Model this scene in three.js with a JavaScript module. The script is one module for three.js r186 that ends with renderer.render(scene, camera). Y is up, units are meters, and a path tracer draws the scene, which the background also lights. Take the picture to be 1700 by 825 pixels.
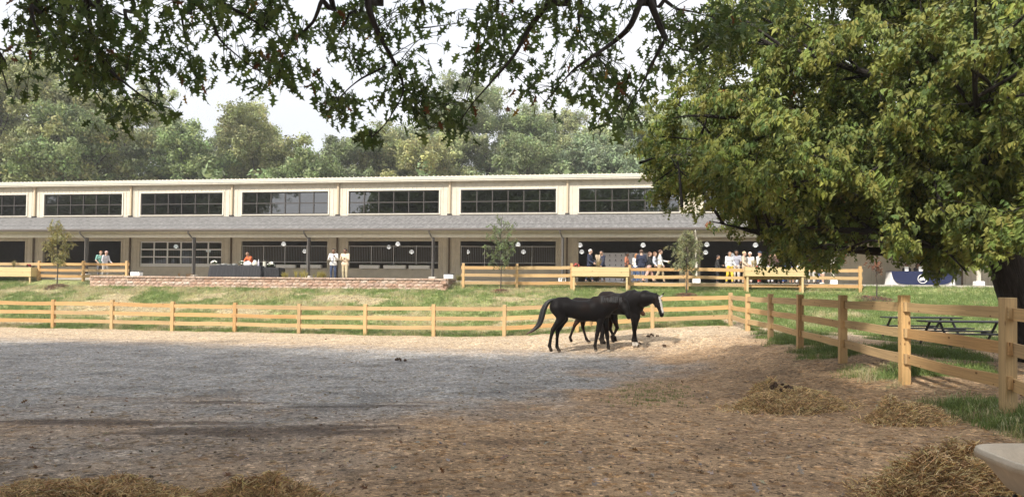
import * as THREE from 'three';
import * as BGU from 'three/addons/utils/BufferGeometryUtils.js';
import { RoundedBoxGeometry } from 'three/addons/geometries/RoundedBoxGeometry.js';

// ------------------------------------------------------------ camera, sky, sun, exposure
const scene = new THREE.Scene();
const V = (x, y, z) => new THREE.Vector3(x, y, z);
const EYE = V(0, 1.6, 0), F = 1140;
const camera = new THREE.PerspectiveCamera(2 * Math.atan(452 / F) * 180 / Math.PI, 1700 / 904, 0.1, 900);
camera.position.copy(EYE);
camera.rotation.order = 'YXZ';
camera.rotation.set(0.0246, 0, 0.011);
camera.setViewOffset(1700, 904, 0, 0, 1700, 825);
camera.updateMatrixWorld(true);
scene.add(camera);
const renderer = new THREE.WebGLRenderer({ antialias: true });
renderer.setSize(1024, 496);
renderer.toneMapping = THREE.LinearToneMapping;
renderer.toneMappingExposure = 1.48;
renderer.shadowMap.enabled = true;
const SUN = V(-0.46, 0.66, 0.6).normalize();
const sun = new THREE.DirectionalLight(new THREE.Color().setRGB(1.0, 0.945, 0.86), 4.1);
sun.position.copy(SUN).multiplyScalar(90).add(V(-5, 0, -20)); sun.target.position.set(-5, 0, -20);
sun.castShadow = true; sun.shadow.radius = 6; sun.shadow.mapSize.set(2048, 2048);
Object.assign(sun.shadow.camera, { left: -60, right: 60, top: 60, bottom: -60, near: 1, far: 220 });
scene.add(sun, sun.target);
scene.fog = new THREE.FogExp2(new THREE.Color().setRGB(0.92, 0.93, 0.92), 0.0008);

// ------------------------------------------------------------ random numbers and noise
function rng(seed) { let a = seed >>> 0; return () => { a = (a + 0x6D2B79F5) | 0; let t = Math.imul(a ^ (a >>> 15), 1 | a); t = (t + Math.imul(t ^ (t >>> 7), 61 | t)) ^ t; return ((t ^ (t >>> 14)) >>> 0) / 4294967296; }; }
const R0 = rng(77);
const clamp = (x, a = 0, b = 1) => Math.min(b, Math.max(a, x));
const lerp = (a, b, k) => a + (b - a) * k;
const sstep = (a, b, x) => { const k = clamp((x - a) / (b - a)); return k * k * (3 - 2 * k); };
function h2(x, y, s = 0) { let n = Math.imul(x | 0, 374761393) + Math.imul(y | 0, 668265263) + Math.imul(s | 0, 974634777) | 0; n = Math.imul(n ^ (n >>> 13), 1274126177); return ((n ^ (n >>> 16)) >>> 0) / 4294967296; }
function vnoise(x, y, s = 0, per = 0) {
  const xi = Math.floor(x), yi = Math.floor(y), fx = x - xi, fy = y - yi, w = (n) => per ? ((n % per) + per) % per : n;
  const u = fx * fx * (3 - 2 * fx), v = fy * fy * (3 - 2 * fy);
  return lerp(lerp(h2(w(xi), w(yi), s), h2(w(xi + 1), w(yi), s), u), lerp(h2(w(xi), w(yi + 1), s), h2(w(xi + 1), w(yi + 1), s), u), v);
}
function fbm(x, y, s = 0, oct = 4, per = 0) { let a = 0.5, t = 0, n = 0; for (let i = 0; i < oct; i++) { t += a * vnoise(x, y, s + i * 17, per); n += a; a *= 0.5; x *= 2; y *= 2; per *= 2; } return t / n; }

// sky: thin bright haze with soft cloud, a little bluer overhead
{
  const w = 1024, h = 512, d = new Float32Array(w * h * 4);
  for (let j = 0; j < h; j++) for (let i = 0; i < w; i++) {
    const el = (j + 0.5) / h * Math.PI - Math.PI / 2, az = (i + 0.5) / w * 2 * Math.PI - Math.PI;
    const dir = V(Math.cos(el) * Math.cos(az), Math.sin(el), Math.cos(el) * Math.sin(az));
    const up = Math.max(0, dir.y), k = 1 / (up + 0.3);
    const c = fbm(dir.x * k * 1.6 + 9, dir.z * k * 1.6 + 4, 5, 5);
    const cl = sstep(0.3, 0.68, c);
    const b = Math.pow(clamp(up), 0.7);
    const cs = Math.max(0, dir.dot(SUN)), gl = 0.5 * Math.pow(cs, 6) + 0.9 * Math.pow(cs, 40);
    const blue = [lerp(0.57, 0.62, b), lerp(0.59, 0.71, b), lerp(0.63, 0.86, b)], white = [lerp(0.60, 0.98, b), lerp(0.605, 0.985, b), lerp(0.63, 1.02, b)];
    const o = (j * w + i) * 4, m = lerp(0.55, 1, cl) ;
    for (let q = 0; q < 3; q++) d[o + q] = (lerp(blue[q], white[q], m * 0.9) + gl * [1, 0.95, 0.86][q]) * (dir.y < 0 ? lerp(1, 0.4, clamp(-dir.y * 6)) : 1);
    d[o + 3] = 1;
  }
  const sky = new THREE.DataTexture(d, w, h, THREE.RGBAFormat, THREE.FloatType);
  sky.mapping = THREE.EquirectangularReflectionMapping; sky.magFilter = sky.minFilter = THREE.LinearFilter; sky.needsUpdate = true;
  scene.background = sky; scene.environment = sky;
}

// ------------------------------------------------------------ helpers
const names = new Map();
function numbered(n) { const k = names.get(n) || 0; names.set(n, k + 1); return k ? `${n}_${String(k).padStart(3, '0')}` : n; }
function tag(o, label, category, group) { Object.assign(o.userData, { label, category }); if (group) o.userData.group = group; return o; }
function thing(name, label, category, pos = [0, 0, 0], turn = 0, group) {
  const o = new THREE.Group(); o.name = numbered(name); o.position.set(...pos); o.rotation.y = turn; scene.add(o);
  return tag(o, label, category, group);
}
function part(name, geo, mat, parent) {
  if (Array.isArray(geo)) geo = merge(geo);
  const m = new THREE.Mesh(geo, mat); m.name = name; m.castShadow = m.receiveShadow = true; parent.add(m); return m;
}
function top(name, geo, mat, label, category, group) { const m = part(numbered(name), geo, mat, scene); return tag(m, label, category, group); }
function struct(name, geo, mat) { const m = part(name, geo, mat, scene); m.userData.kind = 'structure'; return m; }
function stuff(name, mesh, parent = scene) { mesh.name = name; mesh.userData.kind = 'stuff'; mesh.castShadow = mesh.receiveShadow = true; parent.add(mesh); return mesh; }
function merge(gs) {
  gs = gs.map((g) => { g = g.index ? g.toNonIndexed() : g; for (const k of Object.keys(g.attributes)) if (!['position', 'normal', 'uv', 'color'].includes(k)) g.deleteAttribute(k); return g; });
  const col = gs.every((g) => g.attributes.color); if (!col) gs.forEach((g) => g.deleteAttribute('color'));
  return gs.length > 1 ? BGU.mergeGeometries(gs) : gs[0];
}
// uv in metres from the face's main axis; u runs along the given long axis
function muv(g, long = 0, off = 0) {
  const p = g.attributes.position, n = g.attributes.normal, uv = new Float32Array(p.count * 2);
  for (let i = 0; i < p.count; i++) {
    const a = [Math.abs(n.getX(i)), Math.abs(n.getY(i)), Math.abs(n.getZ(i))], q = [p.getX(i), p.getY(i), p.getZ(i)];
    const m = a.indexOf(Math.max(...a)); let r = [0, 1, 2].filter((k) => k !== m); if (r[1] === long) r = [r[1], r[0]];
    uv[i * 2] = q[r[0]] + off * 1.37; uv[i * 2 + 1] = q[r[1]] + off * 0.73;
  }
  g.setAttribute('uv', new THREE.BufferAttribute(uv, 2)); return g;
}
function bx(w, h, d, x = 0, y = 0, z = 0, long = 0, off = 0) { const g = muv(new THREE.BoxGeometry(w, h, d), long, off); g.translate(x, y, z); return g; }
function rb(w, h, d, x = 0, y = 0, z = 0, r = 0.01, long = 0, off = 0) { const g = muv(new RoundedBoxGeometry(w, h, d, 1, Math.min(r, w / 2.1, h / 2.1, d / 2.1)), long, off); g.translate(x, y, z); return g; }
function between(a, b) { return [Math.min(a, b), Math.max(a, b)]; }
// box by its limits
function lim(x0, x1, y0, y1, z0, z1, long = 0) { return bx(x1 - x0, y1 - y0, z1 - z0, (x0 + x1) / 2, (y0 + y1) / 2, (z0 + z1) / 2, long); }
// tapered tube through points with a radius each
function tube(pts, rad, seg = 6, cap = true) {
  const pos = [], nor = [], uv = [], idx = []; let u = V(0, 0, 1), len = 0;
  for (let i = 0; i < pts.length; i++) {
    const t = V().subVectors(pts[Math.min(i + 1, pts.length - 1)], pts[Math.max(i - 1, 0)]).normalize();
    if (Math.abs(t.dot(u)) > 0.9) u = Math.abs(t.x) < 0.7 ? V(1, 0, 0) : V(0, 1, 0);
    const b = V().crossVectors(t, u).normalize(); u = V().crossVectors(b, t).normalize();
    if (i) len += pts[i].distanceTo(pts[i - 1]);
    for (let k = 0; k <= seg; k++) { const a = k / seg * 2 * Math.PI, n = u.clone().multiplyScalar(Math.cos(a)).addScaledVector(b, Math.sin(a)); pos.push(pts[i].x + n.x * rad[i], pts[i].y + n.y * rad[i], pts[i].z + n.z * rad[i]); nor.push(n.x, n.y, n.z); uv.push(len, k / seg * 6.28 * rad[0]); }
    if (i) for (let k = 0; k < seg; k++) { const a = (i - 1) * (seg + 1) + k, c = a + seg + 1; idx.push(a, a + 1, c, a + 1, c + 1, c); }
  }
  if (cap) for (const e of [0, pts.length - 1]) { const c = pos.length / 3; pos.push(pts[e].x, pts[e].y, pts[e].z); const t = V().subVectors(pts[e], pts[e ? e - 1 : 1]).normalize(); nor.push(t.x, t.y, t.z); uv.push(0, 0); for (let k = 0; k < seg; k++) { const a = e * (seg + 1) + k; e ? idx.push(c, a, a + 1) : idx.push(c, a + 1, a); } }
  const g = new THREE.BufferGeometry(); g.setAttribute('position', new THREE.Float32BufferAttribute(pos, 3)); g.setAttribute('normal', new THREE.Float32BufferAttribute(nor, 3)); g.setAttribute('uv', new THREE.Float32BufferAttribute(uv, 2)); g.setIndex(idx); return g;
}
// a direction through a place of the photograph, and where it meets a vertical plane of the building's frame or a depth
function ray(px, py) { return V((px - 850) / F, -(py - 452) / F, -1).applyQuaternion(camera.quaternion); }
function at(px, py, Z) { const d = ray(px, py); return EYE.clone().addScaledVector(d, -Z / d.z); }
const TH = 8.75 * Math.PI / 180, BO = V(-34.2, 0, -49.0), ES = V(Math.cos(TH), 0, Math.sin(TH)), ET = V(-Math.sin(TH), 0, Math.cos(TH));
const sof = (p) => (p.x - BO.x) * ES.x + (p.z - BO.z) * ES.z, tof = (p) => (p.x - BO.x) * ET.x + (p.z - BO.z) * ET.z;
function on(px, py, t) { const d = ray(px, py), k = (t - tof(EYE)) / (d.x * ET.x + d.z * ET.z), p = EYE.clone().addScaledVector(d, k); return { s: sof(p), y: p.y, p }; }
const world = (s, y, t) => V(BO.x + ES.x * s + ET.x * t, y, BO.z + ES.z * s + ET.z * t);

// ------------------------------------------------------------ textures and materials
function tex(w, h, fn, srgb = true) {
  const d = new Uint8Array(w * h * 4);
  for (let j = 0; j < h; j++) for (let i = 0; i < w; i++) { const c = fn(i / w, j / h, i, j), o = (j * w + i) * 4; for (let q = 0; q < 3; q++) d[o + q] = clamp(typeof c === 'number' ? c : c[q]) * 255; d[o + 3] = 255; }
  const t = new THREE.DataTexture(d, w, h, THREE.RGBAFormat); t.wrapS = t.wrapT = THREE.RepeatWrapping; t.magFilter = THREE.LinearFilter; t.minFilter = THREE.LinearMipmapLinearFilter; t.generateMipmaps = true; if (srgb) t.colorSpace = THREE.SRGBColorSpace; t.needsUpdate = true; return t;
}
function rep(t, x, y = x) { const c = t.clone(); c.repeat.set(1 / x, 1 / y); c.needsUpdate = true; return c; }
const lin = (r, g, b) => new THREE.Color().setRGB(r, g, b);
function mat(c, rough = 0.85, extra = {}) { return new THREE.MeshStandardMaterial({ color: c.isColor ? c : lin(...c), roughness: rough, ...extra }); }
const T = {};
T.wood = tex(512, 256, (u, v) => {
  const w = fbm(u * 3, v * 40 + 1.5 * fbm(u * 2, v * 3, 3, 3, 0), 11, 4), f = fbm(u * 24, v * 220, 4, 2);
  let k = 0.80 + 0.22 * w + 0.08 * (f - 0.5); let r = 1, g = 1, b = 1;
  for (const [kx, ky, kr] of [[0.13, 0.3, 0.014], [0.47, 0.72, 0.02], [0.8, 0.2, 0.012], [0.67, 0.55, 0.01], [0.3, 0.85, 0.013]]) { const d = Math.hypot((u - kx) * 1.6, (v - ky) * 0.9) / kr; if (d < 1.8) { const q = sstep(1.8, 0.4, d); k *= 1 - 0.45 * q; g *= 1 - 0.12 * q; b *= 1 - 0.25 * q; } }
  return [k * r, k * g * 0.99, k * b * 0.97];
});
T.speck = tex(512, 512, (u, v, i, j) => 0.9 + 0.1 * fbm(u * 16, v * 16, 2, 5, 16) - 0.02 * h2(i, j, 3));
T.shingle = tex(512, 512, (u, v) => {
  const row = Math.floor(v * 14), uu = u * 16 + (row % 2 ? 0.5 : 0) + h2(row, 3) * 0.4, c = Math.floor(uu), e = (v * 14) % 1, tone = 0.72 + 0.3 * h2(c % 16, row, 8);
  return clamp(tone * (e < 0.1 ? 0.55 : 1) * ((uu % 1) < 0.05 ? 0.75 : 1) * (0.85 + 0.3 * fbm(u * 90, v * 90, 7, 2)));
});
T.ground = tex(1024, 1024, (u, v, i, j) => {
  let a = 0.46 + 0.16 * fbm(u * 10, v * 10, 1, 4, 10) + 0.26 * fbm(u * 44, v * 44, 2, 4, 44) + 0.24 * (h2(i >> 1, j >> 1, 9) - 0.5) + 0.2 * (fbm(u * 150, v * 150, 6, 2, 150) - 0.5);
  const s = fbm(u * 60, v * 60, 21, 2, 60), p = fbm(u * 26, v * 26, 31, 3, 26);
  let r = 1, g = 1, b = 1;
  if (s > 0.72) { a *= 1.35; } else if (s < 0.27) { a *= 0.62; }
  if (p > 0.66) { r = 1.06; b = 0.9; a *= 0.86; }
  return [a * r, a * g, a * b];
});
T.groundBump = tex(1024, 1024, (u, v, i, j) => { const s = fbm(u * 60, v * 60, 21, 2, 60); return 0.16 * fbm(u * 10, v * 10, 1, 4, 10) + 0.4 * fbm(u * 44, v * 44, 2, 4, 44) + 0.2 * fbm(u * 150, v * 150, 6, 2, 150) + (s > 0.72 ? 0.25 : 0) - (s < 0.27 ? 0.2 : 0); }, false);
T.stone = tex(512, 512, (u, v) => { const k = 0.62 + 0.45 * fbm(u * 12, v * 12, 13, 5, 12), q = fbm(u * 4, v * 4, 19, 3, 4); return [k, k * lerp(0.9, 1, q), k * lerp(0.82, 1, q)]; });
T.bark = tex(256, 512, (u, v) => 0.45 + 0.6 * fbm(u * 7, v * 28, 15, 5, 0));
T.barkBump = tex(256, 512, (u, v) => fbm(u * 7, v * 28, 15, 5, 0), false);
T.cloth = tex(256, 256, (u, v, i, j) => 0.86 + 0.1 * fbm(u * 8, v * 8, 4, 3, 8) + ((i + j) % 4 < 2 ? 0.02 : -0.02));

const M = {};
const woodTones = [[0.61, 0.39, 0.18], [0.65, 0.435, 0.21], [0.56, 0.34, 0.145], [0.62, 0.40, 0.175]];
woodTones.push([0.52, 0.36, 0.19], [0.58, 0.41, 0.21]);
M.wood = woodTones.map((c) => mat(c, 0.8, { map: rep(T.wood, 2.2, 0.6), bumpMap: rep(T.wood, 2.2, 0.6), bumpScale: 0.003 }));
M.paleWood = mat([0.70, 0.55, 0.29], 0.75, { map: rep(T.wood, 2.6, 0.5) });
M.siding = mat([0.67, 0.61, 0.49], 0.6, { map: rep(T.speck, 3.2) });
M.trim = mat([0.74, 0.69, 0.575], 0.55, { map: rep(T.speck, 2.1) });
M.downspout = mat([0.5, 0.4, 0.27], 0.5);
M.brownTrim = mat([0.11, 0.075, 0.04], 0.6);
M.bronze = mat([0.06, 0.052, 0.046], 0.45, { metalness: 0.3 });
M.shingle = mat([0.265, 0.255, 0.245], 0.95, { map: rep(T.shingle, 2.2), bumpMap: rep(T.shingle, 2.2), bumpScale: 0.01 });
M.gutter = mat([0.12, 0.10, 0.088], 0.5, { metalness: 0.3 });
M.greyPost = mat([0.14, 0.13, 0.12], 0.5, { metalness: 0.3 });
M.palePost = mat([0.6, 0.56, 0.47], 0.5);
M.concrete = mat([0.52, 0.47, 0.41], 0.95, { map: rep(T.speck, 1.1) });
M.white = mat([0.8, 0.8, 0.78], 0.6);
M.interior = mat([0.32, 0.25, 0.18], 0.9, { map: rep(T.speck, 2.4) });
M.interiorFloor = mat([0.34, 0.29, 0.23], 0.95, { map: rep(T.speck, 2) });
M.steel = mat([0.45, 0.44, 0.42], 0.4, { metalness: 0.5 });
M.glass = new THREE.MeshPhysicalMaterial({ color: lin(0.2, 0.22, 0.225), roughness: 0.015, transmission: 1, thickness: 0, ior: 2.7, side: THREE.DoubleSide });
M.clearGlass = new THREE.MeshPhysicalMaterial({ color: lin(0.7, 0.75, 0.75), roughness: 0.02, transmission: 1, thickness: 0, ior: 1.6, side: THREE.DoubleSide });
M.bark = mat([0.12, 0.095, 0.075], 0.95, { map: rep(T.bark, 1.2, 0.8), bumpMap: rep(T.barkBump, 1.2, 0.8), bumpScale: 0.02 });
M.darkBark = mat([0.055, 0.045, 0.038], 0.95, { map: rep(T.bark, 1.2, 0.8), bumpMap: rep(T.barkBump, 1.2, 0.8), bumpScale: 0.02 });
M.paleBark = mat([0.3, 0.26, 0.2], 0.95, { map: rep(T.bark, 1.2, 0.8) });
M.soil = mat([0.11, 0.062, 0.04], 1, { map: rep(T.ground, 0.9), bumpMap: rep(T.groundBump, 0.9), bumpScale: 0.03 });
const leafMat = (c = [1, 1, 1], tr = 0.35) => new THREE.MeshPhysicalMaterial({ color: lin(...c), roughness: 0.75, transmission: tr, thickness: 0, side: THREE.DoubleSide, specularIntensity: 0.6 });
// ------------------------------------------------------------ the lie of the land
function height(x, z) {
  const Z = -z, t = (x - BO.x) * ET.x + (z - BO.z) * ET.z;
  let g = lerp(0, lerp(-0.45, 0.24, sstep(lerp(3.4, -3, sstep(21, 26, Z)), 9.5, x)), sstep(3, 17, Z));
  if (x > 9) g = lerp(g, 0.05, sstep(9, 14, x));
  g += 0.05 * (fbm(x * 0.5 + 50, z * 0.5 + 50, 3, 3) - 0.5) + 0.035 * (fbm(x * 2.2 + 50, z * 2.2 + 9, 8, 3) - 0.5);
  const k = clamp((14.3 - t) / 7.4), sm = lerp(k, k * k * (3 - 2 * k), 0.6);
  let h = lerp(g, 1.5, sm) + 0.38 * sstep(6.95, 5.6, t);
  if (k > 0 && t > 6) h += 0.16 * (fbm(x * 0.9 + 70, z * 0.9 + 11, 23, 4) - 0.5) * sstep(0, 0.15, k) * sstep(6, 8, t);
  if (t < -30) h += 2.5 * sstep(-30, -70, t);
  return h;
}
// how much of the ground at a place is grass, bare brown earth, grey stone dust
function cover(x, z) {
  const p = V(x, 0, z), t = tof(p), n = fbm(x * 0.6 + 30, z * 0.6 + 30, 61, 4), n2 = fbm(x * 2.4 + 3, z * 2.4 + 30, 62, 4);
  // the paddock's right fence
  const fx = lerp(8.75, 5.4, clamp((-z - 27.5) / (9.15 - 27.5), 0, 1.6));
  const beyondRight = sstep(-0.05, 0.5, x - fx - 0.55 * sstep(18, 9, -z) + (n2 - 0.5) * 0.9);
  const beyondBack = sstep(15.3, 14.3, t + (n2 - 0.5) * 1.1);
  let grass = Math.max(beyondRight, beyondBack);
  const bank = beyondBack * (1 - sstep(6.4, 7, t) * 0) ;
  const thin = sstep(0.53, 0.66, fbm(x * 0.42 + 8, z * 1.0 + 2, 77, 4));     // thin, earthy stretches of the bank
  const bare = thin * sstep(7.4, 8.6, t) * sstep(14.6, 13.6, t) * (x < 5 ? 1 : 0.45);
  grass *= 1 - 0.7 * bare;
  if (x > fx && t > 13) grass *= 0.12 + 0.75 * sstep(0.42, 0.62, n);          // worn ground below the trees
  // stone dust in the left and middle of the paddock, brown earth on the right and in front
  const edge = x - lerp(-2.2, 3.4, sstep(5, 19, -z)) + (n - 0.5) * 5 + (n2 - 0.5) * 1.6;
  let grey = sstep(1.6, -1.6, edge) * lerp(0.4 + 0.5 * (n - 0.35), 1, sstep(6, 13, -z + (n - 0.5) * 9 + (n2 - 0.5) * 2));
  const sand = sstep(23, 17.5, t + (n2 - 0.5) * 2.4) * (1 - beyondBack);
  grey *= 1 - sand;
  return { grass, grey, sand, n, n2, t, bank, bare };
}
{
  const xs = [], zs = [];
  const line = (arr, from, to, step) => { for (let v = from; v < to - 1e-6; v += step) arr.push(v); };
  line(xs, -160, -45, 5); line(xs, -45, -12, 0.4); line(xs, -12, 12, 0.14); line(xs, 12, 24, 0.4); line(xs, 24, 140, 5); xs.push(140);
  line(zs, -200, -50, 6); line(zs, -50, -38, 0.7); line(zs, -38, -14, 0.24); line(zs, -14, -2, 0.1); line(zs, -2, 12, 0.6); line(zs, 12, 110, 6); zs.push(110);
  const pos = [], col = [], uv = [], idx = [], c = new THREE.Color();
  for (const z of zs) for (const x of xs) {
    const q = cover(x, z);
    pos.push(x, height(x, z), z); uv.push(x / 2.6, z / 2.6);
    const dirt = [0.36, 0.235, 0.132], dark = [0.2, 0.125, 0.07], grey = [0.255, 0.242, 0.228], sand = [0.40, 0.315, 0.215], soil = [0.31, 0.225, 0.145], turf = [0.22, 0.24, 0.09];
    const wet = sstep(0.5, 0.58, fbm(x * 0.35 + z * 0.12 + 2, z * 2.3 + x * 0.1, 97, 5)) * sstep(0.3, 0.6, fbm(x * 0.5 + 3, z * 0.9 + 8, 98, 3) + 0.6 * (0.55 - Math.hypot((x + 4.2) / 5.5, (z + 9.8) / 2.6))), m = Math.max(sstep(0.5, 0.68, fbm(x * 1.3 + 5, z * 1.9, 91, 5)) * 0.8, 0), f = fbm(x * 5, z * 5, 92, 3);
    for (let k = 0; k < 3; k++) {
      let v = lerp(dirt[k], dark[k], m * 0.55);
      v = lerp(v, grey[k] * lerp(1, 0.5, m * 0.7), q.grey);
      v = lerp(v, sand[k], q.sand * 0.9);
      const g = lerp(soil[k], turf[k], q.grass);
      if (q.bank > 0.02 || q.grass > 0.02) v = lerp(v, g, Math.max(q.bank, q.grass));
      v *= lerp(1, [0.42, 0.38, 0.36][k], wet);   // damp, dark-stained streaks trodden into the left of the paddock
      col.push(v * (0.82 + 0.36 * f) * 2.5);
    }
  }
  const W = xs.length;
  for (let j = 0; j < zs.length - 1; j++) for (let i = 0; i < W - 1; i++) { const a = j * W + i, b = a + W; idx.push(a, b, a + 1, a + 1, b, b + 1); }
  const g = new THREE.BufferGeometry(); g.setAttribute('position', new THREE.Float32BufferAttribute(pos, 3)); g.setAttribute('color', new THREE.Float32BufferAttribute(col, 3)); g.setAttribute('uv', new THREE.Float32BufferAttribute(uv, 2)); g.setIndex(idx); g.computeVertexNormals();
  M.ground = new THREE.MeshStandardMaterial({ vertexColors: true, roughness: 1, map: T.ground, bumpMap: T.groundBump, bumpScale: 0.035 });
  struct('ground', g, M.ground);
}

// ------------------------------------------------------------ the stable building
const FLOOR = 2.05, L = 7.62;
const stable = thing('stable_building', 'long cream metal stable with strip windows above a grey shingled porch roof', 'stable', [BO.x, 0, BO.z], -TH);
// ribbed metal wall panel in the plane t = z0
function ribbed(s0, s1, y0, y1, z0 = 0) {
  const pts = []; const step = 0.3;
  pts.push([s0, 0]);
  for (let s = Math.ceil((s0 + 0.06) / step) * step; s < s1 - 0.06; s += step) pts.push([s - 0.03, 0], [s - 0.018, 0.022], [s + 0.018, 0.022], [s + 0.03, 0]);
  pts.push([s1, 0]);
  const pos = [], uv = [], idx = [];
  pts.forEach(([s, z], i) => { pos.push(s, y0, z0 + z, s, y1, z0 + z); uv.push(s, y0, s, y1); if (i) { const a = i * 2 - 2; idx.push(a, a + 2, a + 1, a + 1, a + 2, a + 3); } });
  let g = new THREE.BufferGeometry(); g.setAttribute('position', new THREE.Float32BufferAttribute(pos, 3)); g.setAttribute('uv', new THREE.Float32BufferAttribute(uv, 2)); g.setIndex(idx);
  g = g.toNonIndexed(); g.computeVertexNormals();
  return merge([g, lim(s0, s1, y0, y1, z0 - 0.16, z0 - 0.004)]);
}
const Y = { open: 4.66, sill: 2.87, soffit: 4.94, junction: 6.33, w0: 6.46, w1: 7.98, eave: 8.55, top: 8.8 };
const N0 = -2, N1 = 10;
// kinds of lower opening: 'bars', 'glass', 'dark' (from sill), 'door' (down to the floor), 'wall'
const bayKind = { '-2': 'dark', '-1': 'dark', 0: 'dark', 1: 'glass', 2: 'bars', 3: 'bars', 4: 'bars', 5: 'door', 6: 'door', 7: 'wall', 8: 'wall', 9: 'wall' };
for (let n = N0; n < N1; n++) {
  const s = n * L, a = s + 0.72, b = s + L - 0.72, kind = bayKind[n];
  const la = n === 6 ? s + 0.55 : a, lb = n === 6 ? s + 5.6 : b, bottom = kind === 'door' ? FLOOR - 0.1 : Y.sill;
  if (kind === 'wall') part('wall', ribbed(s, s + L, FLOOR - 0.3, Y.junction), M.siding, stable);
  else {
    part('wall', ribbed(s, la, FLOOR - 0.3, Y.junction), M.siding, stable); part('wall', ribbed(lb, s + L, FLOOR - 0.3, Y.junction), M.siding, stable);
    part('wall', ribbed(la, lb, Y.open, Y.junction, -0.003), M.siding, stable);
    if (kind !== 'door') part('wall', lim(la, lb, FLOOR - 0.3, Y.sill, -0.16, -0.02), M.siding, stable);
    part('door_trim', [lim(la - 0.1, lb + 0.1, Y.open, Y.open + 0.12, 0.01, 0.045), lim(la - 0.1, la, bottom, Y.open - 0.002, 0.012, 0.043), lim(lb, lb + 0.1, bottom, Y.open - 0.002, 0.012, 0.043)], M.siding, stable);
  }
  part('wall', ribbed(s, a, Y.junction, Y.eave), M.siding, stable); part('wall', ribbed(b, s + L, Y.junction, Y.eave), M.siding, stable);
  part('wall', ribbed(a, b, Y.w1, Y.eave, -0.003), M.siding, stable); part('wall', ribbed(a, b, Y.junction, Y.w0, -0.003), M.siding, stable);
  // strip window: frame, sill and twelve panes
  const win = part('window', [lim(a, b, Y.w1 - 0.07, Y.w1, -0.12, -0.02), lim(a, b, Y.w0, Y.w0 + 0.07, -0.12, -0.02), ...[0, 1, 2, 3, 4, 5, 6].map((k) => { const x = a + 0.03 + (b - a - 0.06) * k / 6; return lim(x - 0.03, x + 0.03, Y.w0 + 0.07, Y.w1 - 0.07, -0.118, -0.022); }), ...[0, 1, 2, 3, 4, 5].map((k) => { const w = (b - a - 0.06) / 6, x = a + 0.03 + w * k; return lim(x + 0.031, x + w - 0.031, (Y.w0 + Y.w1) / 2 - 0.03, (Y.w0 + Y.w1) / 2 + 0.03, -0.112, -0.028); })], M.bronze, stable);
  for (let k = 0; k < 6; k++) for (let r = 0; r < 2; r++) {
    const w = (b - a - 0.06) / 6, x = a + 0.03 + w * (k + 0.5), hh = (Y.w1 - Y.w0) / 2, y = Y.w0 + hh * (r + 0.5), g = new THREE.PlaneGeometry(w - 0.05, hh - 0.04);
    const p = part('pane', g, M.glass, win); p.position.set(x, y, -0.07); p.rotation.set((h2(n, k, r) - 0.5) * 0.004, (h2(k, n, r + 5) - 0.5) * 0.006, 0);
  }
  part('sill', lim(a - 0.06, b + 0.06, Y.w0 - 0.06, Y.w0 - 0.002, 0.004, 0.09), M.trim, win);
  part('trim', [lim(a - 0.09, a - 0.002, Y.w0, Y.w1 + 0.08, 0.005, 0.05), lim(b + 0.002, b + 0.09, Y.w0, Y.w1 + 0.08, 0.005, 0.05), lim(a, b, Y.w1 + 0.002, Y.w1 + 0.08, 0.005, 0.05)], M.trim, win);
}
for (let n = N0; n <= N1; n++) {
  const s = n * L;
  const d = part('downspout', [lim(s - 0.055, s + 0.055, Y.junction + 0.1, Y.eave - 0.12, 0.03, 0.13), lim(s - 0.09, s + 0.09, Y.eave - 0.2, Y.eave - 0.05, 0.03, 0.18)], M.downspout, stable);
  part('foot', lim(s - 0.13, s + 0.13, Y.junction - 0.02, Y.junction + 0.098, 0.02, 0.2), M.bronze, d);
  part('wall_downspout', [lim(s - 0.05, s + 0.05, FLOOR, Y.soffit - 0.01, 0.03, 0.12)], M.brownTrim, stable);
}
const sA = N0 * L, sB = N1 * L, DEEP = 26;
part('fascia', [lim(sA - 0.3, sB + 0.3, Y.eave - 0.03, Y.eave + 0.06, 0.1, 0.36), lim(sA - 0.3, sB + 0.3, Y.eave + 0.06, Y.top, 0.28, 0.4)], M.trim, stable);
part('soffit', lim(sA - 0.3, sB + 0.3, Y.eave - 0.06, Y.eave - 0.032, -0.2, 0.28), M.siding, stable);
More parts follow.
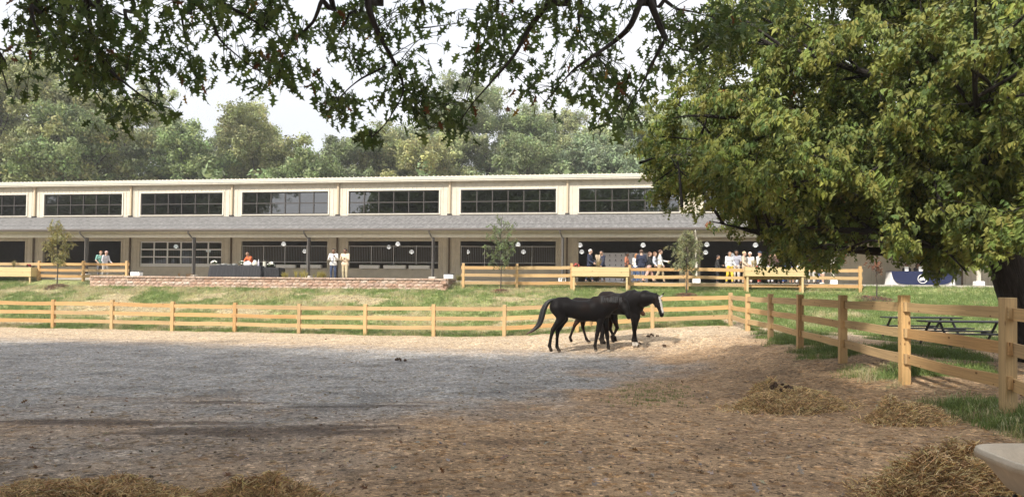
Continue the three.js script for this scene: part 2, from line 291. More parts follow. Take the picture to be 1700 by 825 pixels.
{ // low roof of ribbed metal, and a dark room below it
  const roof = new THREE.BufferGeometry(), rise = 2.2, pos = [];
  const quad = (a, b, c, d) => pos.push(...a, ...b, ...c, ...a, ...c, ...d);
  const y0 = Y.top + 0.02, A = [sA - 0.4, y0, 0.42], B = [sB + 0.4, y0, 0.42], C = [sB + 0.4, y0 + rise, -DEEP / 2], D = [sA - 0.4, y0 + rise, -DEEP / 2], E = [sB + 0.4, y0, -DEEP - 0.4], G = [sA - 0.4, y0, -DEEP - 0.4];
  quad(A, B, C, D); quad(D, C, E, G);
  const dn = (p) => [p[0], p[1] - 0.1, p[2]]; quad(dn(D), dn(C), dn(B), dn(A)); quad(dn(G), dn(E), dn(C), dn(D)); quad(dn(A), dn(B), B, A); quad(E, dn(E), dn(G), G); quad(B, dn(B), dn(C), C); quad(C, dn(C), dn(E), E); quad(A, D, dn(D), dn(A)); quad(D, G, dn(G), dn(D));
  roof.setAttribute('position', new THREE.Float32BufferAttribute(pos, 3)); roof.computeVertexNormals();
  const r = part('roof', muv(roof), M.trim, stable);
  const ribs = []; for (let s = sA; s < sB; s += 0.3) ribs.push(lim(s - 0.03, s + 0.03, y0 - 0.01, y0 + 0.045, 0.2, 0.425));
  part('ridge_ribs', ribs, M.trim, r);
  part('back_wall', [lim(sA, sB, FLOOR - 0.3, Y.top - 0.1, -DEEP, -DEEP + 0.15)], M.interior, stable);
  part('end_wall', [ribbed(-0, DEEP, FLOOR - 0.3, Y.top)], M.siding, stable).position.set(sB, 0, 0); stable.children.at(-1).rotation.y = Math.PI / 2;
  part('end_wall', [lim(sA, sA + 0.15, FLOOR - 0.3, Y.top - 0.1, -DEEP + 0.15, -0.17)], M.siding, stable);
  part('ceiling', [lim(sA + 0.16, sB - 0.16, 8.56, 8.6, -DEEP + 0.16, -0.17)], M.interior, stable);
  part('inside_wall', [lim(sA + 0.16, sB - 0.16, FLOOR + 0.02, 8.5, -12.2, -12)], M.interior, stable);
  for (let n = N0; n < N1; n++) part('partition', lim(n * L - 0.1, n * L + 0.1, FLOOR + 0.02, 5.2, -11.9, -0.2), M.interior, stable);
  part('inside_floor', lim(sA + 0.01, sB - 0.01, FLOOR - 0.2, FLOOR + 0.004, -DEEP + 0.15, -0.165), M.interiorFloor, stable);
}
{ // porch: shingled roof, gutter, soffit, two-step beam, posts
  const P = 4.42, y1 = Y.junction, y0 = 5.1, ang = Math.atan2(y1 - y0, P), len = Math.hypot(P, y1 - y0);
  const slab = bx(sB - sA + 0.6, 0.1, len, 0, 0, 0); slab.rotateX(ang); slab.translate((sA + sB) / 2, (y0 + y1) / 2 - 0.05, P / 2 + 0.02);
  const pr = part('porch_roof', slab, M.shingle, stable);
  // uneven courses of shingles laid on it
  const rows = []; const R = rng(5); const nr = 24;
  for (let k = 0; k < nr; k++) { const g = bx(sB - sA + 0.58, 0.016, len / nr + 0.03, 0, 0, 0, 0, k * 1.71); g.rotateX(ang - 0.05); const q = (k + 0.5) / nr; g.translate((sA + sB) / 2 + R() * 0.01, lerp(y1, y0, q) + 0.012, lerp(0.02, P + 0.02, q)); rows.push(g); }
  part('shingles', rows, M.shingle, pr);
  part('gutter', [rb(sB - sA + 0.6, 0.13, 0.13, (sA + sB) / 2, 5.03, P + 0.1, 0.03)], M.gutter, stable);
  part('fascia', lim(sA - 0.25, sB + 0.25, 4.9, 5.04, P - 0.03, P + 0.03), M.siding, stable);
  part('soffit', lim(sA, sB, Y.soffit, Y.soffit + 0.03, 0.03, P - 0.032), M.trim, stable);
  part('porch_beam', [lim(sA, sB, 4.78, Y.soffit - 0.003, 3.93, 4.07), lim(sA, sB, 4.6, 4.778, 3.9, 4.13)], M.trim, stable);
  [141, 320, 511, 718, 934, 1157, 1384, 1627].forEach((px, i) => {
    const s = on(px, 430, 4.1).s, m = i < 5 ? M.greyPost : M.palePost;
    const po = part('porch_post', rb(0.14, 4.6 - FLOOR - 0.12, 0.14, s, (4.6 + FLOOR + 0.12) / 2, 4.02, 0.01), i < 5 ? M.greyPost : M.palePost, stable);
    part('downspout', tube([V(s - 0.12, 4.97, P + 0.1), V(s - 0.12, 4.85, P + 0.1), V(s - 0.06, 4.68, P - 0.05), V(s, 4.5, 4.17), V(s, FLOOR + 0.2, 4.17)], [0.045, 0.045, 0.045, 0.045, 0.045], 6), m, po);
    part('footing', rb(0.42, 0.3, 0.42, s, FLOOR + 0.08, 4.05, 0.05), i < 4 ? M.concrete : M.white, po);
  });
}
// what fills the lower openings
for (const n of [2, 3, 4]) {
  const a = n * L + 0.74, b = (n + 1) * L - 0.74, w = (b - a) / 4;
  for (let k = 0; k < 4; k++) {
    const x0 = a + w * k, p = part('bar_panel', [lim(x0, x0 + 0.06, Y.sill, 4.38, -0.14, -0.08), lim(x0 + 0.061, x0 + w - 0.001, 4.3, 4.35, -0.135, -0.085), lim(x0 + 0.061, x0 + w - 0.001, 3.24, 3.29, -0.135, -0.085)], M.steel, stable), bars = [];
    for (let x = x0 + 0.16; x < x0 + w - 0.05; x += 0.115) bars.push(tube([V(x, 3.29, -0.11), V(x, 4.3, -0.11)], [0.011, 0.011], 5, false));
    part('bars', bars, M.steel, p);
  }
}
{ // glazed sectional door of the second bay
  const a = L + 0.74, b = 2 * L - 0.74, w = (b - a) / 6, y0 = Y.sill + 0.02, y1 = Y.open - 0.02, rh = (y1 - y0 - 0.12) / 3;
  const f = [lim(a, b, y0, y0 + 0.22, -0.13, -0.05)];
  for (let k = 0; k <= 6; k++) { const x = a + w * k; f.push(lim(x - (k ? 0.045 : 0), x + (k < 6 ? 0.045 : 0), y0 + 0.221, y1, -0.128, -0.052)); }
  for (let r = 1; r <= 3; r++) for (let k = 0; k < 6; k++) { const y = y0 + 0.2 + (y1 - y0 - 0.2) * r / 3; f.push(lim(a + w * k + 0.046, a + w * (k + 1) - 0.046, y - 0.08, y - (r === 3 ? 0 : 0.0), -0.126, -0.054)); }
  const d = part('glazed_door', f, M.white, stable);
  for (let k = 0; k < 6; k++) for (let r = 0; r < 3; r++) { const hh = (y1 - y0 - 0.2) / 3, p = part('pane', new THREE.PlaneGeometry(w - 0.08, hh - 0.06), M.clearGlass, d); p.position.set(a + w * (k + 0.5), y0 + 0.2 + hh * (r + 0.5) - 0.03, -0.09); }
  const bars = []; for (let x = a + 0.1; x < b; x += 0.13) bars.push(tube([V(x, Y.sill, -0.9), V(x, 4.3, -0.9)], [0.012, 0.012], 5, false));
  part('bars', bars, M.steel, d);
}
{ // plain door and small window at the far right end
  const q0 = on(1574, 440, 0).s, q1 = on(1597, 440, 0).s;
  const d = part('door', [rb(q1 - q0, 2.15, 0.06, (q0 + q1) / 2, FLOOR + 1.08, 0.06, 0.01)], mat([0.3, 0.31, 0.3], 0.5), stable);
  part('handle', bx(0.12, 0.04, 0.06, q1 - 0.12, FLOOR + 1.02, 0.11), M.steel, d);
  const w0 = on(1593, 440, 0).s + 0.25, w = part('window', [lim(w0, w0 + 0.95, 3.55, 4.25, 0.03, 0.05)], M.white, stable);
  part('frame', [lim(w0 - 0.06, w0, 3.5, 4.3, 0.025, 0.08), lim(w0 + 0.95, w0 + 1.01, 3.5, 4.3, 0.025, 0.08), lim(w0, w0 + 0.95, 4.25, 4.3, 0.025, 0.08), lim(w0, w0 + 0.95, 3.5, 3.55, 0.025, 0.08)], M.bronze, w);
}
// porch and forecourt paving
struct('porch_floor', (() => { const g = lim(sA, sB, FLOOR - 0.5, FLOOR - 0.002, 0.17, 5.2); g.rotateY(-TH); g.translate(BO.x, 0, BO.z); return g; })(), M.concrete);

// ------------------------------------------------------------ lamps
const lampGlow = mat([0.9, 0.9, 0.86], 0.5, { emissive: lin(1, 0.96, 0.88), emissiveIntensity: 0.9 });
const lampShell = mat([0.8, 0.8, 0.78], 0.5, { emissive: lin(1, 0.97, 0.9), emissiveIntensity: 0.4 });
const bayWord = { '-1': 'half-seen bay at the far left', 0: 'bay left of the glazed door', 1: 'bay with the glazed door', 2: 'barred bay behind the buffet', 3: 'barred bay right of the two men', 4: 'barred bay behind the middle sapling', 5: 'doorway with the backdrop', 6: 'doorway behind the right crowd', 7: 'plain wall bay' };
{
  let i = 0;
  const disc = new THREE.CylinderGeometry(0.13, 0.15, 0.1, 14), rim = new THREE.TorusGeometry(0.15, 0.015, 5, 14).rotateX(Math.PI / 2);
  for (const [px, n] of [[425, 'left'], [525, 'right'], [629, 'left'], [848, 'right'], [961, 'left'], [1075, 'right'], [1191, 'left']]) {
    const q = on(px, 401, 2.2), b = Math.floor(q.s / L);
    const t = thing('ceiling_lamp', `round porch-ceiling lamp, ${n} end of the ${bayWord[b]}`, 'lamp', world(q.s, Y.soffit - 0.06, 2.2).toArray(), 0, 'lamps under the porch ceiling');
    part('diffuser', disc, lampGlow, t); part('rim', rim, M.white, t).position.y = 0.05; i++;
  }
  const dome = new THREE.LatheGeometry([[0.05, 0.24], [0.09, 0.22], [0.155, 0.12], [0.17, 0], [0.155, 0.01]].map(([x, y]) => new THREE.Vector2(x, y)), 14), bulb = new THREE.SphereGeometry(0.11, 10, 7), rod = new THREE.CylinderGeometry(0.012, 0.012, 2.6, 5).translate(0, 1.5, 0);
  const where = new Map();
  for (const [px, py, d] of [[421, 419, 5], [470, 407, 3], [505, 419, 5], [593, 419, 5], [660, 407, 3], [683, 420, 5], [776, 420, 5], [860, 408, 3], [869, 420, 5], [963, 409, 2], [966, 420, 5], [1068, 409, 3], [1174, 408, 3], [1172, 421, 6], [1216, 426, 5], [1255, 409, 3], [291, 411, 4], [345, 418, 6], [645, 412, 8]]) {
    const q = on(px, py, -d), b = Math.floor(q.s / L), k = (where.get(b) || 0); where.set(b, k + 1);
    const t = thing('pendant_lamp', `${['leftmost', 'second', 'third', 'fourth'][k]} white dome lamp hanging in the ${bayWord[b]}`, 'lamp', q.p.toArray(), 0, 'dome lamps hanging inside the stable');
    part('shade', dome, lampShell, t); part('bulb', bulb, lampGlow, t).position.y = 0.04; part('rod', rod, M.gutter, t).scale.y = clamp((8.5 - q.y) / 2.9, 0.2, 1.6);
  }
}

// ------------------------------------------------------------ retaining wall of split-faced blocks
{
  const t0 = 7.0, s0 = on(150, 460, t0).s, s1 = on(741, 462, t0).s, top0 = 2.13, courses = 4, ch = 0.2;
  const rw = thing('retaining_wall', 'low pinkish block retaining wall holding up the forecourt', 'wall', [BO.x, 0, BO.z], -TH);
  const R = rng(31), bm = [[0.64, 0.50, 0.42], [0.68, 0.55, 0.47], [0.60, 0.45, 0.37], [0.72, 0.61, 0.53], [0.54, 0.40, 0.33]].map((c) => mat(c, 0.95, { map: rep(T.stone, 0.9), bumpMap: rep(T.stone, 0.5), bumpScale: 0.02 }));
  // four rough faces shared among the blocks
  const rough = (w, h, d, seed) => { const g = new THREE.BoxGeometry(w, h, d, 4, 2, 1), p = g.attributes.position, q = rng(seed); const memo = new Map();
    for (let i = 0; i < p.count; i++) { const key = [p.getX(i), p.getY(i), p.getZ(i)].map((v) => v.toFixed(3)).join(); if (!memo.has(key)) { const e = Math.abs(p.getX(i)) > w / 2 - 0.01 || Math.abs(p.getY(i)) > h / 2 - 0.01; memo.set(key, p.getZ(i) > 0 ? (e ? -0.014 * q() - 0.006 : 0.035 * q()) : 0); } p.setZ(i, p.getZ(i) + memo.get(key)); }
    const f = g.toNonIndexed(); f.computeVertexNormals(); return muv(f, 0, seed); };
  const kinds = [0, 1, 2, 3, 4, 5].map((k) => [rough(0.44, ch - 0.01, 0.3, 100 + k), rough(0.29, ch - 0.01, 0.3, 200 + k)]);
  let count = 0;
  const row = (from, to, y, place) => { let s = from - R() * 0.2; while (s < to) { const w = R() < 0.7 ? 0.45 : 0.3; if (s + w > from + 0.1) { const g = kinds[Math.floor(R() * 6)][w > 0.4 ? 0 : 1], b = new THREE.Mesh(g, bm[Math.floor(R() * 5)]); b.name = 'block'; b.castShadow = b.receiveShadow = true; place(b, s + w / 2, y + (R() - 0.5) * 0.006); rw.add(b); count++; } s += w; } };
  for (let c = 0; c < courses; c++) {
    const y = top0 - 0.1 - ch * (c + 0.5);
    row(s0, s1 - 0.2, y, (b, s, yy) => b.position.set(s, yy, t0 - 0.15 + c * 0.012 + (R() - 0.5) * 0.015));
    row(0.1, 2.4, y, (b, d, yy) => { b.position.set(s1 - 0.15, yy, t0 - d); b.rotation.y = Math.PI / 2; });
  }
  for (let s = s0 - 0.05, k = 0; s < s1 - 0.3; k++) { const w = Math.min(0.6 + R() * 0.35, s1 - s); part('cap_stone', rb(w - 0.012, 0.09, 0.36, s + w / 2, top0 - 0.05 + (R() - 0.5) * 0.004, t0 - 0.12, 0.012, 0, k), bm[[1, 3, 0, 3][k % 4]], rw); s += w; }
  for (let d = 0.35, k = 0; d < 2.4; k++) { part('cap_stone', rb(0.36, 0.09, 0.588, s1 - 0.12, top0 - 0.05, t0 - d - 0.0, 0.012, 2, k), bm[k % 4], rw); d += 0.6; }
  const fill = lim(s0 + 0.05, s1 - 0.3, 1.2, top0 - 0.1, 0.2 + 5.0, t0 - 0.31); fill.rotateY(-TH); fill.translate(BO.x, 0, BO.z); struct('forecourt', fill, M.concrete);
}

// ------------------------------------------------------------ fences
function fence(t, posts, opts = {}) {   // posts: [{p: Vector3 at the ground, h}]
  const R = rng(opts.seed || 3), heights = opts.rails || [1.14, 0.74, 0.35], open = opts.gaps || [];
  posts.forEach(({ p, h }, i) => {
    if (opts.skip && opts.skip.includes(i)) return;
    const nx = posts[Math.min(i + 1, posts.length - 1)].p, pv = posts[Math.max(i - 1, 0)].p, yaw = Math.atan2(-(nx.z - pv.z), nx.x - pv.x);
    const w = opts.post || 0.14, g = rb(w, h + 0.4, w * 0.95, 0, h / 2 - 0.2, 0, 0.008, 1, i * 3.1 + (opts.seed || 0));
    const m = part('post', g, M.wood[Math.floor(R() * 6)], t); m.position.copy(p); m.rotation.set((R() - 0.5) * 0.02, yaw + (R() - 0.5) * 0.06, (R() - 0.5) * 0.02);
  });
  for (let i = 0; i < posts.length - 1; i++) {
    if (open.includes(i)) continue;
    const A = posts[i], B = posts[i + 1], d = V().subVectors(B.p, A.p), len = Math.hypot(d.x, d.z), yaw = Math.atan2(-d.z, d.x), nrm = V(-d.z, 0, d.x).normalize();
    const e = opts.over ?? 0.13, side = opts.side || 1;
    for (const [k, f] of heights.entries()) {
      const a = A.p.clone().addScaledVector(nrm, -0.026 * side).setY(A.p.y + f * A.h / 1.32 + (R() - 0.5) * 0.02), b = B.p.clone().addScaledVector(nrm, 0.026 * side).setY(B.p.y + f * B.h / 1.32 + (R() - 0.5) * 0.02);
      const ln = a.distanceTo(b) + e * 2, hh = 0.165 + (R() - 0.5) * 0.02;
      const g = new THREE.BoxGeometry(ln, hh, 0.046, 10, 1, 1), p = g.attributes.position, ph = R() * 9;
      for (let q = 0; q < p.count; q++) { const u = p.getX(q) / ln; p.setY(q, p.getY(q) + 0.008 * Math.sin(u * 7 + ph) * (p.getY(q) > 0 ? 1 : 0.6) - 0.01 * (1 - 4 * u * u)); }
      g.computeVertexNormals(); muv(g, 0, R() * 20);
      const m = part('rail', g, M.wood[Math.floor(R() * 6)], t); m.position.copy(a).add(b).multiplyScalar(0.5);
      m.rotation.order = 'YZX'; const dd = V().subVectors(b, a); m.rotation.set((R() - 0.5) * 0.03, Math.atan2(-dd.z, dd.x), Math.asin(dd.y / dd.length()));
    }
  }
}
const ground = (px, py, Z) => { const p = at(px, py, Z); p.y = height(p.x, p.z); return p; };
{
  const FZ = 32.07, fdir = ES, f0 = V(-21.4, 0, -FZ), step = 3.05 * 1.0;
  const posts = [];
  for (let n = -4; n <= 10; n++) { const p = f0.clone().addScaledVector(fdir, n * step); p.y = height(p.x, p.z); posts.push({ p, h: 1.3 + 0.06 * h2(n, 7) }); }
  const back = thing('paddock_fence', 'three-rail wooden fence along the foot of the grass bank, behind the horses', 'fence');
  fence(back, posts, { seed: 4, side: -1, post: 0.15 });
  const corner = posts.at(-1), right = [corner];
  for (const [px, yt, yb, Z] of [[1242, 488, 551, 24.4], [1280, 488, 553, 21.3], [1329, 489, 571, 18.3], [1400, 490, 583, 15.25], [1503, 490, 612, 12.2], [1675, 494, 684, 9.15], [1990, 500, 850, 6.2]]) {
    const b = at(px, yb, Z), tp = at(px, yt, Z); const gy = Math.min(b.y + 0.02, height(b.x, b.z) + 0.05); right.push({ p: V(b.x, gy, b.z), h: tp.y - gy });
  }
  const rf = thing('paddock_fence', 'three-rail wooden fence running up the right side of the paddock to the near thick post', 'fence');
  fence(rf, right, { seed: 9, side: 1, post: 0.16, skip: [0] });
  // fence on the terrace, left and right
  const mk = (list, t) => list.map(([px, top0, base]) => { const b = on(px, base, t), g = Math.min(height(b.p.x, b.p.z), 9); const q = on(px, top0, t); return { p: V(b.p.x, g, b.p.z), h: q.y - g }; });
  const uf = thing('terrace_fence', 'short wooden fence on the grass left of the block wall', 'fence');
  fence(uf, mk([[-60, 433, 464], [63, 433, 464], [137, 433, 464], [209, 433, 462]], 5.9), { seed: 12, side: -1, rails: [1.1, 0.7, 0.3] });
  const ur = thing('terrace_fence', 'long wooden fence in front of the crowd, right of the block wall', 'fence');
  fence(ur, mk([[769, 437, 472], [858, 438, 473], [949, 437, 474], [1045, 440, 475], [1141, 440, 474], [1238, 442, 475], [1330, 441, 475], [1429, 442, 475]], 6.4), { seed: 15, side: -1, rails: [1.1, 0.7, 0.3] });
}
// ------------------------------------------------------------ leaves and trees
const dummy = new THREE.Object3D(), X1 = V(1, 0, 0), Y1 = V(0, 1, 0), Z1 = V(0, 0, 1);
// many little leaves in a ball: one clump of a distant crown
function clumpGeo(n, r, size, seed) {
  const R = rng(seed), pos = [], nor = [];
  for (let i = 0; i < n; i++) {
    const d = V(R() - 0.5, R() - 0.5, R() - 0.5).normalize(), c = d.clone().multiplyScalar(r * Math.cbrt(R())), nn = d.clone().add(V(R() - 0.5, R() * 0.8, R() - 0.5)).normalize();
    const u = V(R() - 0.5, R() - 0.5, R() - 0.5).cross(nn).normalize(), w = V().crossVectors(nn, u), l = size * (0.7 + 0.6 * R()), b = l * 0.55;
    const P = [c.clone().addScaledVector(u, -l), c.clone().addScaledVector(w, b), c.clone().addScaledVector(u, l).addScaledVector(nn, -l * 0.3), c.clone().addScaledVector(w, -b)];
    for (const k of [0, 3, 1, 1, 3, 2]) { pos.push(P[k].x, P[k].y, P[k].z); nor.push(nn.x, nn.y, nn.z); }
  }
  const g = new THREE.BufferGeometry(); g.setAttribute('position', new THREE.Float32BufferAttribute(pos, 3)); g.setAttribute('normal', new THREE.Float32BufferAttribute(nor, 3)); return g;
}
// one pointed leaf, folded along its midrib and curling down, along +z
function pointedLeaf(l, w, dropK = 0.35) {
  const y = (t) => -dropK * l * t * t, pos = [], f = 0.28 * w;
  const mid = [0, 0.35, 0.7, 1].map((t) => V(0, y(t), l * t)), lf = [0.35, 0.7].map((t, i) => V(-w * (i ? 0.36 : 0.5), y(t) + f * (i ? 0.7 : 1), l * t)), rt = lf.map((p) => V(-p.x, p.y, p.z));
  const tri = (a, b, c) => pos.push(...a.toArray(), ...b.toArray(), ...c.toArray());
  for (const [e, s] of [[lf, 1], [rt, -1]]) { const q = (a, b, c) => (s > 0 ? tri(a, b, c) : tri(a, c, b)); q(mid[0], mid[1], e[0]); q(mid[1], e[1], e[0]); q(mid[1], mid[2], e[1]); q(mid[2], mid[3], e[1]); }
  const g = new THREE.BufferGeometry(); g.setAttribute('position', new THREE.Float32BufferAttribute(pos, 3)); g.computeVertexNormals(); return g;
}
function sprayGeo(n, len, l, w, seed) {
  const R = rng(seed), gs = [];
  for (let i = 0; i < n; i++) {
    const t = (i + 0.6) / n, g = pointedLeaf(l * (0.75 + 0.5 * R()), w * (0.8 + 0.4 * R()), 0.2 + 0.5 * R()), side = i % 2 ? 1 : -1;
    dummy.rotation.order = 'YXZ'; dummy.rotation.set(0.25 + 0.9 * R(), side * (0.5 + 0.7 * R()), (R() - 0.5) * 1.2); dummy.position.set(0, -0.12 * len * t * t, len * t); dummy.scale.setScalar(1); dummy.updateMatrix(); g.applyMatrix4(dummy.matrix); gs.push(g);
  }
  return BGU.mergeGeometries(gs);
}
function instanced(geo, material, list, colors) {
  const m = new THREE.InstancedMesh(geo, material, list.length);
  list.forEach((mt, i) => { m.setMatrixAt(i, mt); if (colors) m.setColorAt(i, colors[i]); });
  return m;
}
function place(p, s, R) { dummy.position.copy(p); dummy.rotation.set(R() * 6.28, R() * 6.28, R() * 6.28); dummy.scale.setScalar(s); dummy.updateMatrix(); return dummy.matrix.clone(); }
function aim(p, dir, s, roll = 0) { dummy.position.copy(p); dummy.quaternion.setFromUnitVectors(Z1, dir); if (roll) dummy.rotateZ(roll); dummy.scale.setScalar(s); dummy.updateMatrix(); return dummy.matrix.clone(); }
const tint = (c, k, R) => lin(c[0] * k * (0.9 + 0.2 * R()), c[1] * k * (0.93 + 0.14 * R()), c[2] * k * (0.85 + 0.3 * R()));
M.leaf = leafMat([1, 1, 1], 0.4); M.farLeaf = leafMat([1, 1, 1], 0.3);
const farClumps = [clumpGeo(20, 0.5, 0.15, 1), clumpGeo(20, 0.6, 0.16, 2)];

// a woodland tree: forked trunk, limbs, crown of clumps hung round the limb ends
function woodTree(name, label, x, z, h, r, color, seed, o = {}) {
  const R = rng(seed), t = thing(name, label, 'tree', [x, height(x, z) - 0.2, z], 0, o.group);
  const lobes = [], wood = [], lean = V((R() - 0.5) * 0.12 * h, 0, (R() - 0.5) * 0.1 * h);
  const trunkTop = h * 0.75, tp = [0, 0.25, 0.5, 0.75, 1].map((k) => V(lean.x * k * k + (R() - 0.5) * 0.3, trunkTop * k, lean.z * k * k + (R() - 0.5) * 0.3));
  const r0 = 0.024 * h; wood.push(tube(tp, [r0, r0 * 0.8, r0 * 0.6, r0 * 0.4, r0 * 0.15], 8));
  const nl = o.limbs || 15, low = o.low ?? 0.28;
  for (let i = 0; i < nl; i++) {
    const k = low + (0.95 - low) * (i + 0.3 * R()) / nl, a = i * 2.4 + R() * 0.9, base = V().lerpVectors(tp[Math.min(3, Math.floor(k * 4))], tp[Math.min(4, Math.floor(k * 4) + 1)], (k * 4) % 1);
    const prof = Math.sin(Math.PI * Math.pow(clamp((k - low) / (1.02 - low)) * 0.82 + 0.14, 0.85)), len = r * (0.5 + 0.62 * R()) * (0.35 + 0.65 * prof);
    const end = base.clone().add(V(Math.cos(a) * len, h * (0.05 + 0.2 * R()), Math.sin(a) * len)), mid = V().lerpVectors(base, end, 0.5).add(V(0, -0.04 * h * R(), 0));
    wood.push(tube([base, mid, end], [r0 * 0.34 * (1.1 - k), r0 * 0.22 * (1.1 - k) + 0.02, 0.03], 5, false));
    lobes.push([end, 0.22 * r * (0.75 + 0.5 * R())], [V().lerpVectors(mid, end, 0.4 + 0.3 * R()).add(V((R() - 0.5) * r * 0.3, 0.1 * r, (R() - 0.5) * r * 0.3)), 0.2 * r * (0.7 + 0.6 * R())]);
    for (let q = 0; q < 5; q++) { const e2 = end.clone().add(V((R() - 0.5) * r * 0.95, (R() - 0.35) * r * 0.65, (R() - 0.5) * r * 0.95)); lobes.push([e2, 0.15 * r * (0.6 + 0.8 * R())]); wood.push(tube([V().lerpVectors(mid, end, 0.7), e2], [0.05, 0.02], 4, false)); }
  }
  lobes.push([tp[4].clone().add(V(0, h * 0.12, 0)), 0.24 * r]);
  part('trunk', wood, o.bark || M.bark, t);
  const list = [[], []], cols = [[], []], dens = o.dens || 1;
  for (const [c, lr] of lobes) {
    const n = Math.round(52 * lr * lr * dens) + 10, tone = 0.7 + 0.6 * R();
    for (let i = 0; i < n; i++) {
      const d = V(R() - 0.5, R() - 0.5, R() - 0.5).normalize(), q = (0.25 + 0.62 * (R() + R())) * (R() < 0.16 ? 1.55 : 1), p = c.clone().add(V(d.x * lr * 1.2 * q, d.y * lr * 0.75 * q, d.z * lr * 1.2 * q));
      const k = R() < 0.5 ? 0 : 1; list[k].push(place(p, (o.leafScale || 1) * (0.5 + 0.75 * R()), R)); cols[k].push(tint(color, tone * (0.6 + 0.8 * R()), R));
    }
  }
  const crown = new THREE.Group(); crown.name = 'crown'; t.add(crown);
  for (const k of [0, 1]) stuff('foliage', instanced(farClumps[k], M.farLeaf, list[k], cols[k]), crown);
  return t;
}
{
  const olive = [0.30, 0.315, 0.13], pale = [0.345, 0.375, 0.175], green = [0.225, 0.285, 0.115], dark = [0.185, 0.225, 0.10], grey = [0.285, 0.325, 0.165], yellow = [0.345, 0.345, 0.145], blue = [0.235, 0.295, 0.165];
  const list = [
    [-25, 150, 95, 74, olive, 'olive tree cut off by the left edge, behind the stable roof'],
    [58, 122, 92, 80, pale, 'tall pale olive tree behind the leftmost full strip window'],
    [150, 170, 80, 73, olive, 'broad olive tree with bare grey limbs, second from the left behind the roof'],
    [214, 112, 62, 94, pale, 'thin hazy tree whose top rises highest left of the open sky'],
    [268, 196, 62, 84, grey, 'grey-green tree on the left shoulder of the open sky'],
    [312, 208, 52, 76, green, 'dense dark green tree left of the round grey-green crown'],
    [425, 205, 78, 84, olive, 'round-topped grey-green tree standing alone under the open sky'],
    [505, 250, 55, 76, green, 'low bright green tree at the lowest dip of the treeline'],
    [585, 228, 55, 84, dark, 'dark green tree right of the lowest dip of the treeline'],
    [645, 218, 60, 88, olive, 'yellowish tree behind the window that mirrors the sky'],
    [705, 226, 56, 79, yellow, 'yellow-green bushy tree left of the tall middle tree'],
    [760, 216, 50, 86, pale, 'pale loose tree touching the hanging oak leaves in the middle'],
    [815, 152, 92, 92, grey, 'tallest tree in the middle of the treeline, open grey-green crown'],
    [872, 228, 60, 76, dark, 'dark rounded tree in front of the tallest middle tree'],
    [940, 184, 66, 94, pale, 'hazy pale tree right of the tallest middle tree'],
    [985, 238, 58, 82, blue, 'bluish green tree above the roof, below the lowest hanging leaves'],
    [1050, 232, 66, 77, blue, 'bluish green tree just left of the big leafy tree at roof height'],
    [1130, 176, 82, 92, grey, 'hazy grey-green tree rising behind the left edge of the big leafy tree'],
    [1215, 170, 82, 96, grey, 'hazy tree glimpsed through the left part of the big leafy tree'],
    [1330, 190, 90, 90, grey, 'hazy tree glimpsed through the middle of the big leafy tree'],
    [1470, 180, 95, 88, olive, 'olive tree glimpsed through the right part of the big leafy tree'],
    [1620, 170, 95, 86, olive, 'olive tree hidden mostly by the big leafy tree, at the far right'],
    [110, 190, 60, 70, green, 'green tree low in front of the two left olive trees'],
    [365, 226, 48, 92, grey, 'hazy tree filling the gap left of the round grey-green crown'],
    [472, 232, 50, 90, olive, 'olive tree just right of the round grey-green crown'],
    [548, 244, 50, 92, grey, 'hazy low tree in the lowest dip of the treeline'],
    [680, 205, 60, 96, grey, 'hazy tree behind the yellow-green bushy tree'],
    [905, 205, 55, 88, green, 'green tree between the tallest middle tree and the hazy pale one'],
    [1010, 205, 60, 96, pale, 'pale hazy tree behind the two bluish green ones'],
    [1090, 205, 60, 84, green, 'green tree next to the left edge of the big leafy tree'],
  ];
  list.forEach(([px, py, hw, Z, c, label], i) => {
    const top0 = at(px, py, Z), gy = height(top0.x, top0.z);
    woodTree('woodland_tree', label, top0.x, top0.z, (top0.y - gy) * (px < 240 ? 1.17 : 1.1), hw * Z / F * 0.98, c, 300 + i * 7, { dens: [0.8, 0.62, 0.9][i % 3], low: 0.2 });
  });
  // low growth between their trunks
  const R = rng(8), ls = [], cs = [];
  for (let i = 0; i < 5200; i++) { const px = -120 + 1900 * R(), Z = 71 + 16 * R(), p = at(px, 300, Z), n = fbm(px * 0.02, Z * 0.3, 3, 3); p.y = height(p.x, p.z) + 1 + 11.5 * Math.pow(R(), 0.8) * (0.3 + 0.9 * n); ls.push(place(p, 1.4 + R(), R)); cs.push(tint(n > 0.5 ? green : olive, 0.75 + 0.5 * R(), R)); }
  tag(stuff('undergrowth', instanced(farClumps[1], M.farLeaf, ls, cs)), 'tangled green undergrowth behind the stable roof between the tree trunks', 'undergrowth');
  // dead pale trunks at the left
  for (const [pts, label] of [[[[60, 305], [54, 282], [62, 268], [57, 250]], 'bare pale dead trunk, left one of two behind the stable roof'], [[[66, 305], [72, 285], [68, 272], [80, 255]], 'bare pale dead trunk, right one of two behind the stable roof']]) {
    const P = pts.map(([a, b]) => at(a, b, 70.5)); const g = height(P[0].x, P[0].z); const base = V(P[0].x, g, P[0].z);
    const t = thing('dead_tree', label, 'tree', base.toArray()); part('trunk', tube([V(0, -0.3, 0), ...P.map((p) => p.clone().sub(base))], [0.3, 0.22, 0.18, 0.13, 0.07], 7), M.paleBark, t);
  }
  // trees out of the frame on the left, which the left strip windows mirror
  [[-66, -2, 23, 8], [-84, 8, 25, 9], [-75, 16, 26, 9], [-104, -4, 26, 9]].forEach(([x, z, h, r], i) => woodTree('woodland_tree', `tree left of the picture, ${['first', 'second', 'third', 'fourth'][i]} of four mirrored in the left windows`, x, z, h, r, dark, 700 + i, { group: 'trees mirrored in the left strip windows' }));
}

